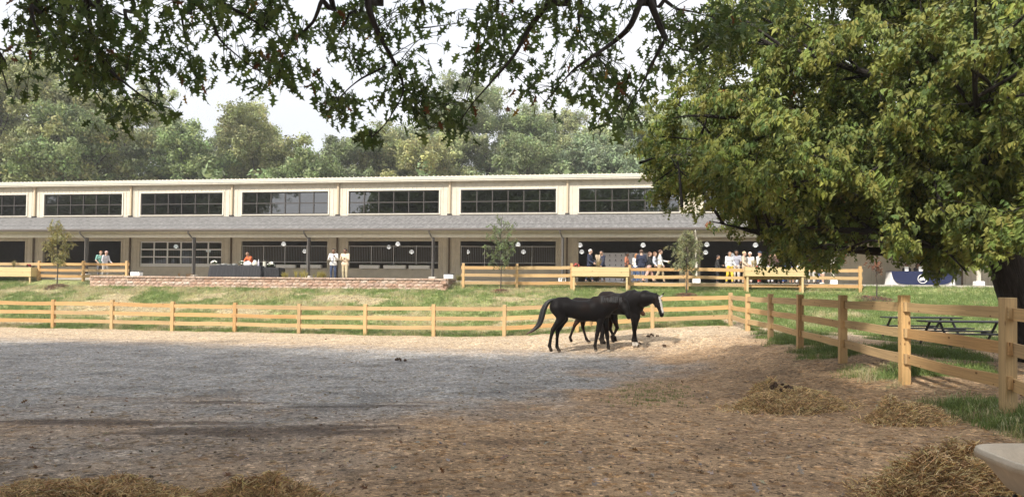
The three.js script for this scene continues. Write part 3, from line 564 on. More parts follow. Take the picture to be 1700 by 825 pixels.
// ------------------------------------------------------------ the oaks over the paddock
function lobedLeaf(l, seed, bend = 0.3) {
  const R = rng(seed), out = [];
  const side = [[0.05, 0.04], [0.16, 0.10], [0.22, 0.30], [0.34, 0.12], [0.44, 0.13], [0.52, 0.44], [0.62, 0.15], [0.72, 0.14], [0.80, 0.30], [0.84, 0.10], [1.0, 0.0]];
  for (const [t, w] of side) out.push([w * (0.9 + 0.2 * R()), t]);
  const pts = [[0, -0.12], ...out, ...out.slice(0, -1).reverse().map(([w, t]) => [-w, t])];
  const sh = new THREE.Shape(pts.map(([a, b]) => new THREE.Vector2(a * l * 0.95, b * l)));
  const g = new THREE.ShapeGeometry(sh), p = g.attributes.position;
  for (let i = 0; i < p.count; i++) { const x = p.getX(i), y = p.getY(i); p.setXYZ(i, x, -bend * y * y / l + 0.5 * bend * Math.abs(x) * (R() < 0.5 ? 0.8 : 1), y); }
  g.computeVertexNormals(); g.deleteAttribute('uv'); return g;
}
const oakLeaves = [1, 2, 3, 4].map((k) => lobedLeaf(0.115, k, 0.2 + 0.15 * k));
{
  const R = rng(42), oak = thing('oak_tree', 'big oak whose dark leafy branches hang across the top of the picture', 'tree', [-2.5, height(-2.5, 5), 5]);
  const o = V(-2.5, height(-2.5, 5), 5), toL = (p) => p.clone().sub(o);
  const wood = [], trunk = [V(0, -0.3, 0), V(0.1, 1.5, 0), V(0.2, 4, -0.3), V(0.1, 7, -0.5), V(-0.3, 11, -0.6), V(-0.3, 15, -0.8)];
  part('trunk', tube(trunk, [0.75, 0.55, 0.48, 0.42, 0.28, 0.08], 12), M.darkBark, oak);
  // hanging branches: picture place and distance
  const branches = [
    [[622, -60], [610, 0], [621, 40], [639, 76], [664, 124], [668, 156], [640, 205], [616, 228]],
    [[945, -60], [912, 0], [879, 47], [854, 91], [814, 138], [785, 171], [764, 200]],
    [[1085, -60], [1064, 0], [1046, 44], [1017, 71], [988, 91], [952, 116], [926, 145], [905, 170]],
    [[1060, -60], [1079, 0], [1101, 55], [1105, 65], [1083, 105], [1068, 138], [1045, 175], [1030, 212]],
    [[1079, 0], [1101, 55], [1105, 65], [1134, 82], [1163, 89]],
    [[1080, -40], [1105, 0], [1126, 15], [1145, 18], [1190, 30], [1250, 42]],
    [[140, -50], [142, 0], [145, 29], [160, 80], [178, 113], [204, 136], [236, 160], [262, 175], [283, 180]],
    [[90, -40], [98, 0], [105, 65], [109, 95], [135, 124], [160, 156], [192, 205]],
    [[310, -50], [324, 0], [349, 33], [367, 69], [415, 109], [452, 130]],
    [[350, -40], [364, 0], [400, 22], [429, 40], [469, 65], [500, 110]],
    [[40, -40], [50, 10], [56, 40], [74, 68], [85, 98]],
    [[540, -40], [533, 0], [520, 35], [500, 55], [480, 75], [462, 120]],
    [[200, -50], [205, 20], [230, 60], [262, 85], [270, 100]],
    [[-20, 60], [-5, 100], [6, 130], [12, 152]],
    [[690, -40], [700, 10], [690, 45], [735, 42], [760, 38]],
    [[640, 110], [600, 130], [575, 150], [555, 175]],
    [[668, 140], [690, 165], [705, 190], [712, 215]],
    [[300, -40], [300, 20], [310, 80], [325, 130]],
    [[960, -40], [960, 20], [965, 60], [985, 90]],
    [[820, -40], [815, 10], [805, 60], [792, 110]],
    [[590, -40], [580, 20], [560, 60], [545, 95]],
  ];
  const nodes = [];
  branches.forEach((b, bi) => {
    const z0 = 6.2 + 2.0 * h2(bi, 5), pts = b.map(([x, y], i) => at(x, y, z0 + i * 0.12 * (h2(bi, i) - 0.2)));
    // each hanging branch comes down from the crown above
    const start = pts[0].clone(), up = V(lerp(start.x, o.x, 0.35), start.y + 2.6, lerp(start.z, o.z, 0.45));
    const all = bi === 4 || bi === 15 || bi === 16 ? pts : [V(o.x + 0.1, 8.5, o.z - 0.5), up, ...pts];
    const curve = new THREE.CatmullRomCurve3(all, false, 'catmullrom', 0.4), n = all.length * 3, ps = curve.getPoints(n), thick = 0.06 * (bi < 4 ? 1 : 0.8) * (all === pts ? 0.3 : 1);
    wood.push(tube(ps.map(toL), ps.map((_, i) => Math.max(0.006, thick * Math.pow(1 - i / n, 1.25))), 6, false));
    ps.forEach((p) => nodes.push(p));
  });
  // leaf groups: centre and half size in the picture, how many leaves
  const blobs = [
    [40, 20, 70, 34, 150], [120, 30, 70, 40, 170], [200, 40, 60, 50, 170], [275, 25, 55, 40, 120], [35, 75, 40, 20, 40], [12, 150, 16, 22, 34], [90, 90, 32, 22, 46], [135, 100, 40, 40, 130], [175, 135, 38, 30, 120], [192, 190, 22, 26, 74], [225, 110, 36, 34, 80], [245, 172, 32, 14, 36], [270, 95, 28, 24, 46], [150, 70, 60, 40, 120],
    [325, 128, 30, 22, 70], [305, 90, 20, 24, 30], [375, 25, 40, 24, 56], [400, 100, 30, 28, 66], [440, 115, 32, 26, 74], [430, 45, 40, 30, 64], [470, 20, 34, 24, 56], [468, 85, 30, 30, 66], [490, 120, 24, 22, 46], [350, 60, 16, 16, 12], [505, 60, 24, 24, 40],
    [545, 30, 28, 30, 46], [590, 60, 36, 34, 64], [560, 85, 30, 22, 36], [605, 100, 30, 24, 40], [555, 165, 24, 26, 84], [580, 185, 22, 18, 40], [618, 220, 26, 13, 36], [650, 125, 34, 26, 60], [640, 165, 26, 18, 30], [695, 185, 42, 28, 110], [735, 150, 30, 30, 66], [760, 195, 34, 22, 76], [765, 222, 12, 14, 24], [695, 100, 22, 18, 24], [690, 30, 20, 30, 30], [705, 12, 40, 14, 40], [757, 35, 12, 14, 14], [728, 60, 14, 10, 8], [655, 55, 20, 20, 18], [620, 40, 20, 18, 18],
    [790, 110, 28, 30, 56], [810, 60, 34, 40, 90], [850, 30, 34, 34, 70], [850, 100, 30, 24, 40], [885, 75, 24, 28, 40], [885, 140, 26, 20, 48], [905, 168, 26, 20, 50], [940, 152, 20, 14, 30], [925, 30, 40, 28, 70], [935, 90, 24, 20, 40], [975, 60, 34, 30, 70], [985, 20, 30, 22, 40], [1000, 85, 22, 18, 26], [860, 168, 10, 10, 8], [1025, 160, 48, 30, 150], [1010, 195, 26, 16, 40], [1040, 205, 26, 22, 60], [985, 150, 18, 20, 30], [1092, 140, 26, 14, 36], [1065, 125, 20, 16, 24], [1090, 55, 34, 24, 46], [1120, 78, 26, 16, 34], [1150, 75, 34, 24, 74], [1165, 35, 36, 28, 84], [1215, 22, 40, 26, 84], [1195, 60, 34, 24, 64], [1260, 40, 36, 20, 46], [1110, 105, 20, 12, 14], [1045, 30, 18, 22, 20], [1300, 12, 30, 14, 24], [830, 5, 50, 12, 30], [420, 5, 60, 14, 40], [600, 5, 50, 12, 36],
  ];
  const green = [0.115, 0.165, 0.04], deep = [0.07, 0.11, 0.03], rust = [0.15, 0.06, 0.02], gold = [0.26, 0.16, 0.03];
  const leaves = [], twigs = [];
  blobs.forEach(([cx, cy, rx, ry, n], bi) => {
    const Zc = 6.2 + 2.0 * h2(bi, 77), c3 = at(cx, cy, Zc), spread = Zc / F;
    // shoots from the nearest branch into the group; the leaves hang on them
    const m = Math.max(3, Math.round(n / 12)), rusty = R() < 0.2 ? R() * 0.2 : 0.015;
    for (let s = 0; s < m; s++) {
      const off = c3.clone().add(V((R() - 0.5) * rx * spread * 1.6, (R() - 0.2) * ry * spread * 1.2, (R() - 0.5) * 0.4)); let near = nodes[0], dm = 1e9; for (const q of nodes) { const d = q.distanceToSquared(off); if (d < dm) { dm = d; near = q; } }
      const a = R() * 6.28, q = Math.sqrt(R()), tip = c3.clone().add(V(Math.cos(a) * q * rx * spread, Math.sin(a) * q * ry * spread, (R() - 0.5) * 0.7)), mid = V().lerpVectors(near, tip, 0.62).add(V((R() - 0.5) * 0.12, 0.05 + 0.08 * R(), (R() - 0.5) * 0.12));
      twigs.push(tube(new THREE.QuadraticBezierCurve3(near, mid.clone().add(V(0, 0.1, 0)), tip).getPoints(6), [0.0042, 0.004, 0.0036, 0.0032, 0.0028, 0.0024, 0.002], 4, false));
      const nn = Math.round(n / m * 0.85);
      for (let k = 0; k < nn; k++) {
        const p = (k % 5 === 4 ? V().lerpVectors(near, mid, 0.25 + 0.7 * R()) : V().lerpVectors(mid, tip, 0.35 + 0.73 * R())).add(V((R() - 0.5) * 0.26, (R() - 0.5) * 0.22, (R() - 0.5) * 0.26));
        const dir = V(R() - 0.5, -0.15 - 0.75 * R(), R() - 0.5).normalize(), u = R(), c = u < rusty ? (R() < 0.7 ? rust : gold) : u < 0.5 ? deep : green;
        leaves.push({ m: aim(toL(p), dir, 0.75 + 0.5 * R(), R() * 6.28), c: tint(c, 0.8 + 0.5 * R(), R), d: p.distanceTo(EYE) - (u < rusty ? 0.5 : 0), kind: Math.floor(R() * 4), g: c });
      }
    }
  });
  part('branch', [...wood, ...twigs.map((g) => g.translate(-o.x, -o.y, -o.z))], M.darkBark, oak);
  leaves.sort((a, b) => a.d - b.d);
  const leafMats = [green, deep, rust, gold].map((c) => leafMat(c, 0.4));
  leaves.splice(0, 300).forEach((l) => { const b = new THREE.Mesh(oakLeaves[l.kind], leafMats[[green, deep, rust, gold].indexOf(l.g)]); b.name = 'leaf'; b.castShadow = b.receiveShadow = true; l.m.decompose(b.position, b.quaternion, b.scale); oak.add(b); });
  for (let k = 0; k < 4; k++) { const q = leaves.filter((l) => l.kind === k); stuff('hanging_leaves', instanced(oakLeaves[k], M.leaf, q.map((l) => l.m), q.map((l) => l.c)), oak); }
  // the crown overhead and two more oaks on the left: they shade the paddock
  const crownOf = (t, base, c, rad, n, seed) => {
    const Q = rng(seed), ls = [], cs = [], wd = [];
    const subs = []; for (let i = 0; i < 46; i++) { const d = V(Q() - 0.5, Q() - 0.5, Q() - 0.5).normalize().multiplyScalar(0.35 + 0.6 * Q()); subs.push(c.clone().add(V(d.x * rad.x, d.y * rad.y, d.z * rad.z))); }
    for (const s of subs) wd.push(tube([c.clone().setY(c.y - rad.y * 0.7), V().lerpVectors(c, s, 0.5).add(V(0, -0.6, 0)), s].map((p) => p.clone().sub(base)), [0.16, 0.1, 0.03], 5, false));
    for (let i = 0; i < n; i++) {
      const s = subs[Math.floor(Q() * subs.length)], p = s.clone().add(V((Q() + Q() + Q() - 1.5) * 3.4, (Q() + Q() - 1) * 1.6, (Q() + Q() + Q() - 1.5) * 3.4));
      if (-p.z > 0 && p.y - 1.6 < 0.46 * -p.z + 1.1 && Math.abs(p.x) < 0.85 * -p.z + 2) continue;
      if (p.y < 5) continue;
      { const k = p.y - 5; if (p.x + 0.697 * k > 2.6 && p.z - 0.909 * k < -6.5) continue; }   // open towards the big leafy tree, which stands in the sun
      ls.push(place(p.clone().sub(base), 1.35 + 0.8 * Q(), Q)); cs.push(tint(green, 0.9 + 0.5 * Q(), Q));
    }
    part('limbs', wd, M.darkBark, t); stuff('crown', instanced(farClumps[0], M.farLeaf, ls, cs), t);
  };
  crownOf(oak, o, V(-4, 11.5, 0.5), V(9.5, 5, 8.5), 2500, 81);
  [[-14, 1.5, V(-14.5, 12, 0), 'second oak of the row, out of frame on the left, shading the paddock'], [-24, -1, V(-24, 11.5, -2), 'third oak of the row, out of frame on the far left, shading the paddock']].forEach(([x, z, c, label], i) => {
    const b = V(x, height(x, z), z), t = thing('oak_tree', label, 'tree', b.toArray());
    part('trunk', tube([V(0, -0.3, 0), V(0.1, 3, 0.1), V(-0.2, 7, 0), V(-0.3, 13, -0.3)], [0.7, 0.48, 0.4, 0.12], 10), M.darkBark, t);
    crownOf(t, b, c, V(8.5, 5, 8.5), 3000, 90 + i);
  });
}

// ------------------------------------------------------------ the big leafy tree on the right
{
  const R = rng(1234), base = V(11.4, height(11.4, -14.8) - 0.1, -14.8), t = thing('leafy_tree', 'big broad tree with a low dense crown and dark leaning trunk at the right edge', 'tree', base.toArray());
  const L0 = (p) => p.clone().sub(base), fork = V(10.55, 2.35, -14.6);
  part('trunk', tube([base.clone().add(V(0.15, -0.3, 0)), base, V(11.1, 1.0, -14.75), V(10.75, 1.8, -14.65), fork, V(10.3, 3.2, -14.6)].map(L0), [0.62, 0.46, 0.39, 0.37, 0.36, 0.2], 12), M.darkBark, t);
  const limbs = [
    [[9.4, 2.55, -14.4], [7.7, 2.45, -14.05], [6.1, 2.55, -13.8], [4.5, 2.85, -13.6], [3.2, 3.3, -13.4], [2.7, 3.5, -13.4]],
    [[9.2, 3.2, -14.2], [7.2, 4.2, -13.7], [5.2, 4.8, -13.3], [3.6, 5.0, -13.2], [2.8, 4.9, -13.2]],
    [[10.0, 4.4, -14.6], [8.6, 6.4, -14.1], [7.2, 8.0, -13.6], [5.8, 9.0, -13.2]],
    [[10.4, 5.0, -15], [10.2, 8.0, -15.2], [10, 10, -15]],
    [[9.4, 3.2, -16], [7.8, 4.4, -17.4], [6.2, 5.3, -18.4], [5.2, 5.9, -18.8]],
    [[9.6, 3.0, -13.2], [8.2, 3.9, -11.8], [7.2, 4.6, -10.6], [6.6, 4.9, -9.8]],
    [[10.6, 3.2, -12.8], [10.0, 4.4, -11], [9.2, 5.2, -9.6]],
    [[12, 4.0, -14], [14, 5.5, -13.6], [15.4, 6.2, -13]], [[12, 3.2, -15.5], [14.4, 4.2, -16.4]],
    [[9.5, 2.7, -13.4], [8.1, 2.85, -12.2], [7.0, 2.9, -11.2]],
    [[9.4, 4.6, -13.2], [7.8, 6.6, -12], [6.5, 7.8, -11.2]],
    [[9.9, 4.8, -14], [9.4, 7.2, -12.4], [8.8, 8.6, -11]],
    [[9.3, 3.0, -15], [7.6, 3.3, -15.6], [5.9, 3.6, -16], [4.5, 4.1, -16]],
    [[9.6, 3.6, -14.8], [7.6, 5.4, -15.2], [5.6, 6.6, -15.3], [4.3, 7.1, -15.2]],
    [[10.5, 3.0, -13.4], [9.6, 3.0, -12], [8.8, 2.9, -10.8], [8.3, 2.8, -10]],
    [[10.1, 5.0, -14.3], [8.9, 7.8, -14.9], [7.6, 9.6, -15.2]],
    [[11.2, 4.6, -13.2], [11.6, 6.6, -11.6], [11.6, 7.8, -10.6]],
    [[8.6, 3.2, -13.7], [6.6, 3.4, -12.8], [4.6, 3.6, -12.5]], [[8.8, 3.8, -14.9], [6.4, 4.2, -14.6], [4.4, 4.5, -14.5], [3.0, 4.4, -14.4], [2.5, 4.2, -14.3]], [[8.6, 5.2, -13.6], [6.4, 6.0, -13.2], [4.6, 6.4, -13.0]], [[9.0, 6, -13.6], [7.6, 8, -12.8], [6.6, 9.2, -12.4]],
    [[9.0, 2.7, -14.0], [7.4, 2.75, -13.2], [5.9, 2.8, -12.9], [4.6, 2.9, -12.8]], [[9.2, 2.9, -14.8], [7.2, 2.8, -14.9], [5.4, 2.9, -14.8], [4.2, 3.1, -14.6]], [[9.4, 2.9, -15.4], [8, 2.9, -16.6], [6.6, 3.1, -17.4]], [[8.9, 2.6, -13.6], [7.8, 2.5, -12.8], [6.8, 2.5, -12.2]],
    [[10.2, 3.4, -13], [9.3, 4.2, -11.2], [8.6, 4.6, -10]], [[11, 3.0, -13.4], [11.2, 3.2, -11.6], [11.0, 3.3, -10.4]], [[11.4, 5.4, -14], [12.4, 7.6, -13], [12.8, 9, -12.4]],
  ];
  const inside = (p) => { const dx = (p.x - 9.8) / 7.05, dy = (p.y - 4.5) / (p.y > 4.5 ? 6.2 : 3.0), dz = (p.z + 14.4) / 6.1; return dx * dx + dy * dy + dz * dz < 1 && p.y > 2.12 + 0.22 * Math.sin(p.x * 2.1 + p.z) + (p.x > 8.4 && p.x < 10.6 && p.z > -14 ? 0.35 : 0); };
  const wood = [], twigW = [], sprays = [], ends = [];
  for (const l of limbs) {
    const curve = new THREE.CatmullRomCurve3([fork.clone().add(V(0, 0.2, 0)), ...l.map((q) => V(...q))]), n = 14, ps = curve.getPoints(n).filter((p, i) => i < 4 || inside(p)), len = curve.getLength();
    wood.push(tube(ps.map(L0), ps.map((_, i) => 0.008 + 0.175 * Math.pow(1 - i / (ps.length - 1), 1.1)), 7, false));
    const ns = Math.round(len * 2.1);
    for (let i = 0; i < ns; i++) {
      const k = 0.22 + 0.78 * (i + R()) / ns, b = curve.getPoint(k), tg = curve.getTangent(k), sd = V(R() - 0.5, R() - 0.42, R() - 0.5).normalize().addScaledVector(tg, 0.7).normalize();
      const l2 = (1.1 + 1.3 * R()) * (1.15 - 0.4 * k), e = b.clone().addScaledVector(sd, l2), m = V().lerpVectors(b, e, 0.5).add(V(0, 0.14, 0));
      if (!inside(e)) continue;
      wood.push(tube([b, m, e].map(L0), [0.035, 0.025, 0.012], 5, false));
      for (let j = 0; j < 6; j++) {
        const f = V().lerpVectors(m, e, 0.1 + 0.95 * R()), d3 = V(R() - 0.5, R() - 0.5, R() - 0.5).normalize().addScaledVector(sd, 0.5).normalize(), e3 = f.clone().addScaledVector(d3, 0.5 + 0.75 * R());
        if (!inside(e3)) continue;
        twigW.push(tube([f, V().lerpVectors(f, e3, 0.5).add(V(0, 0.06, 0)), e3].map(L0), [0.011, 0.008, 0.004], 3, false)); ends.push([f, e3, d3]);
      }
    }
  }
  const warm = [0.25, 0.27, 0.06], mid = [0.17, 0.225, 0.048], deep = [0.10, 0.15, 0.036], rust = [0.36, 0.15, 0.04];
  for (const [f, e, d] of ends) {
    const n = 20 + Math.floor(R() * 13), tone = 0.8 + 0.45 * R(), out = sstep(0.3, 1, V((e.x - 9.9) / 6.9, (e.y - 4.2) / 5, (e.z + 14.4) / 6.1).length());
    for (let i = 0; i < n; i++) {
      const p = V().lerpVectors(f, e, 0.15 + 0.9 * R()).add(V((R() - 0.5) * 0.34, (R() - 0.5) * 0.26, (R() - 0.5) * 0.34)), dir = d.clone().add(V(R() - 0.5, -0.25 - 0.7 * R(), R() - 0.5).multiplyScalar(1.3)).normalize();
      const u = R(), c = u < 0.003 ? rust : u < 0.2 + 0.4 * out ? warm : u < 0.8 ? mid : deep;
      sprays.push({ m: aim(L0(p), dir, 0.7 + 0.45 * R(), (R() - 0.5) * 1.4), c: tint(c, tone * (0.85 + 0.35 * R()), R), k: Math.floor(R() * 3), p, near: p.distanceTo(EYE) });
    }
  }
  part('limbs', wood, M.darkBark, t); part('twigs', twigW, M.darkBark, t);
  const geos = [sprayGeo(6, 0.24, 0.105, 0.062, 1), sprayGeo(5, 0.2, 0.1, 0.06, 2), sprayGeo(7, 0.28, 0.1, 0.056, 3)];
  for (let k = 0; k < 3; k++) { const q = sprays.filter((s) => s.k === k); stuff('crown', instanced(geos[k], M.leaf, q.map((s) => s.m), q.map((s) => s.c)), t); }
  // the leaves nearest to the eye, each on its own
  const one = [pointedLeaf(0.13, 0.06, 0.3), pointedLeaf(0.115, 0.05, 0.5)], lm = [warm, mid, deep].map((c) => leafMat(c, 0.4));
  const vis = sprays.filter((s) => { const q = s.p.clone().project(camera); return Math.abs(q.x) < 0.98 && Math.abs(q.y) < 0.98; }).sort((a, b) => a.near - b.near).slice(0, 150);
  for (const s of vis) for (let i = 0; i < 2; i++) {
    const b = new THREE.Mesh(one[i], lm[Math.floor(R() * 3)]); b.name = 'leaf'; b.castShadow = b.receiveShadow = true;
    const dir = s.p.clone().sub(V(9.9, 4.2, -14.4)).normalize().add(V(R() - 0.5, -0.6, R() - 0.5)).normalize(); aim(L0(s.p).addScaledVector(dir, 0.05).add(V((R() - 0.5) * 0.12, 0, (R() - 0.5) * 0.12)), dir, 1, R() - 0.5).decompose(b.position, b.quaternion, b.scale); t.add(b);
  }
  console.log('leafy sprays', sprays.length, 'ends', ends.length);
}

// ------------------------------------------------------------ saplings in rings of bark mulch
function sapling(label, px, py, t0, topPy, hw, color, seed, o = {}) {
  const R = rng(seed), q = on(px, py, t0), b = q.p.clone(); b.y = height(b.x, b.z); const h = on(px, topPy, t0).y - b.y, k = tof(EYE) - t0, r = hw * k / F;
  const t = thing('sapling', label, 'tree', b.toArray()), wood = [tube([V(0, -0.1, 0), V(0.03, h * 0.3, 0), V(-0.02, h * 0.65, 0.02), V(0, h * 0.98, 0)], [0.035, 0.028, 0.018, 0.005], 6)], ls = [], cs = [];
  const nb = o.nb || 26, low = o.low || 0.36;
  for (let i = 0; i < nb; i++) {
    const y = low + (0.97 - low) * (i / nb), prof = Math.pow(Math.sin(Math.PI * clamp((y - low) / (1 - low) * 0.8 + 0.2)), 0.7), a = i * 2.4 + R(), l = r * (0.65 + 0.5 * R()) * prof, s = V(0, h * (y - 0.06), 0), e = V(Math.cos(a) * l, h * y + 0.12 * R() * h, Math.sin(a) * l);
    wood.push(tube([s, V().lerpVectors(s, e, 0.5).add(V(0, 0.04, 0)), e], [0.012, 0.008, 0.003], 4, false));
    const n = Math.round((o.n || 16) * 0.62 * (0.5 + prof));
    for (let j = 0; j < n; j++) { const p = V().lerpVectors(s, e, 0.3 + 0.75 * R()).add(V((R() - 0.5) * 0.22, (R() - 0.5) * 0.2, (R() - 0.5) * 0.22)); ls.push(aim(p, V(R() - 0.5, -0.3 - 0.4 * R(), R() - 0.5).normalize(), 0.8 + 0.6 * R(), R() * 6)); cs.push(tint(color, 0.8 + 0.5 * R(), R)); }
  }
  part('trunk', wood, o.bark || M.bark, t);
  stuff('crown', instanced(sapSpray, M.leaf, ls, cs), t);
  return { b, t };
}
const sapSpray = sprayGeo(5, 0.2, 0.1, 0.045, 9);
function mulch(label, b, r) {
  const g = new THREE.CircleGeometry(r, 26, 0, 6.283), R = rng(Math.round(b.x * 100)), seg = [];
  const pos = [], idx = [], rings = 6, n = 26;
  for (let i = 0; i <= rings; i++) for (let k = 0; k < n; k++) { const a = k / n * 6.283, rr = r * i / rings * (1 + (i === rings ? 0.12 * (R() - 0.5) : 0)), x = Math.cos(a) * rr, z = Math.sin(a) * rr, q = i / rings; pos.push(x, height(b.x + x, b.z + z) - b.y + 0.13 * (1 - q * q) + (i === rings ? -0.03 : 0.03 * R()), z); }
  for (let i = 0; i < rings; i++) for (let k = 0; k < n; k++) { const a = i * n + k, c = i * n + (k + 1) % n; idx.push(a, c, a + n, c, c + n, a + n); }
  const m = new THREE.BufferGeometry(); m.setAttribute('position', new THREE.Float32BufferAttribute(pos, 3)); m.setIndex(idx); m.computeVertexNormals();
  const t = thing('mulch_ring', label, 'mulch', b.toArray()); part('mound', muv(m), M.soil, t);
  const chip = bx(0.09, 0.015, 0.025), ls = [], cs = []; for (let i = 0; i < 260; i++) { const a = R() * 6.28, rr = r * Math.sqrt(R()) * 1.05, x = Math.cos(a) * rr, z = Math.sin(a) * rr; dummy.position.set(x, height(b.x + x, b.z + z) - b.y + 0.14 * (1 - (rr / r) ** 2) + 0.015, z); dummy.rotation.set((R() - 0.5) * 0.9, R() * 6.28, (R() - 0.5) * 0.9); dummy.scale.setScalar(0.7 + 0.8 * R()); dummy.updateMatrix(); ls.push(dummy.matrix.clone()); cs.push(tint([0.14, 0.07, 0.04], 0.6 + R(), R)); }
  stuff('bark_chips', instanced(chip, mat([1, 1, 1], 1), ls, cs), t);
}
{
  let s = sapling('slender yellowish sapling on the grass in front of the left terrace fence', 93, 474, 7.6, 367, 27, [0.30, 0.27, 0.10], 51, { nb: 30, n: 17 }); mulch('thin ring of mulch under the sapling at the left', s.b, 0.65);
  s = sapling('slender green sapling in front of the terrace fence, middle of the picture', 831, 476, 7.4, 360, 28, [0.17, 0.21, 0.09], 52, { nb: 26, n: 13 }); mulch('ring of mulch under the sapling in the middle', s.b, 0.5);
  s = sapling('leafy grey-green sapling at the open doorway, standing in a wide mulch ring', 1140, 484, 8.4, 380, 26, [0.24, 0.25, 0.12], 53, { nb: 30, n: 18, low: 0.42 }); mulch('wide brown mulch ring in the grass behind the horses, under a sapling', s.b, 0.62);
  s = sapling('small bare-stemmed sapling with a few red-brown leaves below the big leafy tree', 1456, 484, 8.6, 424, 11, [0.2, 0.085, 0.04], 54, { nb: 8, n: 5, low: 0.66 }); mulch('dark mulch ring in the shade in front of the blue table', s.b, 0.95);
}
// ------------------------------------------------------------ smooth bodies: joined tapered limbs, meshed from their distance field
function nets(f, lo, hi, cell) {
  const nx = Math.ceil((hi.x - lo.x) / cell) + 1, ny = Math.ceil((hi.y - lo.y) / cell) + 1, nz = Math.ceil((hi.z - lo.z) / cell) + 1, v = new Float32Array(nx * ny * nz), id = (i, j, k) => i + nx * (j + ny * k);
  for (let k = 0; k < nz; k++) for (let j = 0; j < ny; j++) for (let i = 0; i < nx; i++) v[id(i, j, k)] = f(lo.x + i * cell, lo.y + j * cell, lo.z + k * cell);
  const vid = new Int32Array(nx * ny * nz).fill(-1), pos = [], idx = [], E = [[0, 1], [2, 3], [4, 5], [6, 7], [0, 2], [1, 3], [4, 6], [5, 7], [0, 4], [1, 5], [2, 6], [3, 7]], c = new Float32Array(8);
  for (let k = 0; k < nz - 1; k++) for (let j = 0; j < ny - 1; j++) for (let i = 0; i < nx - 1; i++) {
    let m = 0; for (let q = 0; q < 8; q++) { c[q] = v[id(i + (q & 1), j + ((q >> 1) & 1), k + (q >> 2))]; if (c[q] < 0) m |= 1 << q; }
    if (m === 0 || m === 255) continue;
    let x = 0, y = 0, z = 0, n = 0;
    for (const [a, b] of E) { if ((c[a] < 0) === (c[b] < 0)) continue; const t = c[a] / (c[a] - c[b]); x += (a & 1) + t * ((b & 1) - (a & 1)); y += ((a >> 1) & 1) + t * (((b >> 1) & 1) - ((a >> 1) & 1)); z += (a >> 2) + t * ((b >> 2) - (a >> 2)); n++; }
    vid[id(i, j, k)] = pos.length / 3; pos.push(lo.x + (i + x / n) * cell, lo.y + (j + y / n) * cell, lo.z + (k + z / n) * cell);
  }
  const quad = (a, b, cc, d, flip) => { if (a < 0 || b < 0 || cc < 0 || d < 0) return; flip ? idx.push(a, cc, b, b, cc, d) : idx.push(a, b, cc, b, d, cc); };
  for (let k = 1; k < nz - 1; k++) for (let j = 1; j < ny - 1; j++) for (let i = 1; i < nx - 1; i++) {
    const s = v[id(i, j, k)] < 0;
    if (s !== v[id(i + 1, j, k)] < 0) quad(vid[id(i, j - 1, k - 1)], vid[id(i, j, k - 1)], vid[id(i, j - 1, k)], vid[id(i, j, k)], !s);
    if (s !== v[id(i, j + 1, k)] < 0) quad(vid[id(i - 1, j, k - 1)], vid[id(i, j, k - 1)], vid[id(i - 1, j, k)], vid[id(i, j, k)], s);
    if (s !== v[id(i, j, k + 1)] < 0) quad(vid[id(i - 1, j - 1, k)], vid[id(i, j - 1, k)], vid[id(i - 1, j, k)], vid[id(i, j, k)], !s);
  }
  const g = new THREE.BufferGeometry(); g.setAttribute('position', new THREE.Float32BufferAttribute(pos, 3)); g.setIndex(idx); g.computeVertexNormals(); return g;
}
// a bone: from a to b with radii; sx, sy, sz squash it along an axis frame (W = its sideways direction, k = squash there)
const bone = (a, b, ra, rb, k = 1, sm = 0) => ({ a, b, ra, rb, k, sm });
function field(bones, smooth, W) {
  const B = bones.map(({ a, b, ra, rb, k, sm }) => ({ sm: sm || smooth, ax: a.x, ay: a.y, az: a.z, dx: b.x - a.x, dy: b.y - a.y, dz: b.z - a.z, l2: Math.max(1e-9, a.distanceToSquared(b)), ra, rb, k }));
  return (x, y, z) => {
    let d = 1e3;
    for (const q of B) {
      let px = x - q.ax, py = y - q.ay, pz = z - q.az, t = (px * q.dx + py * q.dy + pz * q.dz) / q.l2; t = t < 0 ? 0 : t > 1 ? 1 : t;
      px -= q.dx * t; py -= q.dy * t; pz -= q.dz * t;
      let e;
      if (q.k !== 1) { const s = px * W.x + pz * W.z, m = s * (1 / q.k - 1); px += W.x * m; pz += W.z * m; }
      e = Math.sqrt(px * px + py * py + pz * pz) - (q.ra + (q.rb - q.ra) * t); if (q.k < 1) e *= 0.5 + 0.5 * q.k;
      const m = q.sm, h = Math.max(m - Math.abs(d - e), 0) / m; d = Math.min(d, e) - h * h * m * 0.25;
    }
    return d;
  };
}
function bounds(bones, pad) { const lo = V(1e9, 1e9, 1e9), hi = V(-1e9, -1e9, -1e9); for (const q of bones) for (const [p, r] of [[q.a, q.ra], [q.b, q.rb]]) { const R = r * Math.max(1, q.k) + pad; lo.min(p.clone().subScalar(R)); hi.max(p.clone().addScalar(R)); } return [lo, hi]; }
function blob(bones, cell, smooth, W = V(1, 0, 0), cut) { const f = field(bones, smooth, W), [lo, hi] = bounds(bones, smooth * 0.3 + cell * 2); return nets(cut ? (x, y, z) => Math.max(f(x, y, z), cut(x, y, z)) : f, lo, hi, cell); }
function paint(g, fn) { const p = g.attributes.position, c = new Float32Array(p.count * 3); for (let i = 0; i < p.count; i++) c.set(fn(p.getX(i), p.getY(i), p.getZ(i)), i * 3); g.setAttribute('color', new THREE.BufferAttribute(c, 3)); return g; }
// where a look through a place of the picture meets the ground
function hit(px, py) { const d = ray(px, py); let k = 1; for (; k < 120; k += 0.05) { const p = EYE.clone().addScaledVector(d, k); if (p.y < height(p.x, p.z)) break; } const p = EYE.clone().addScaledVector(d, k); p.y = height(p.x, p.z); return p; }

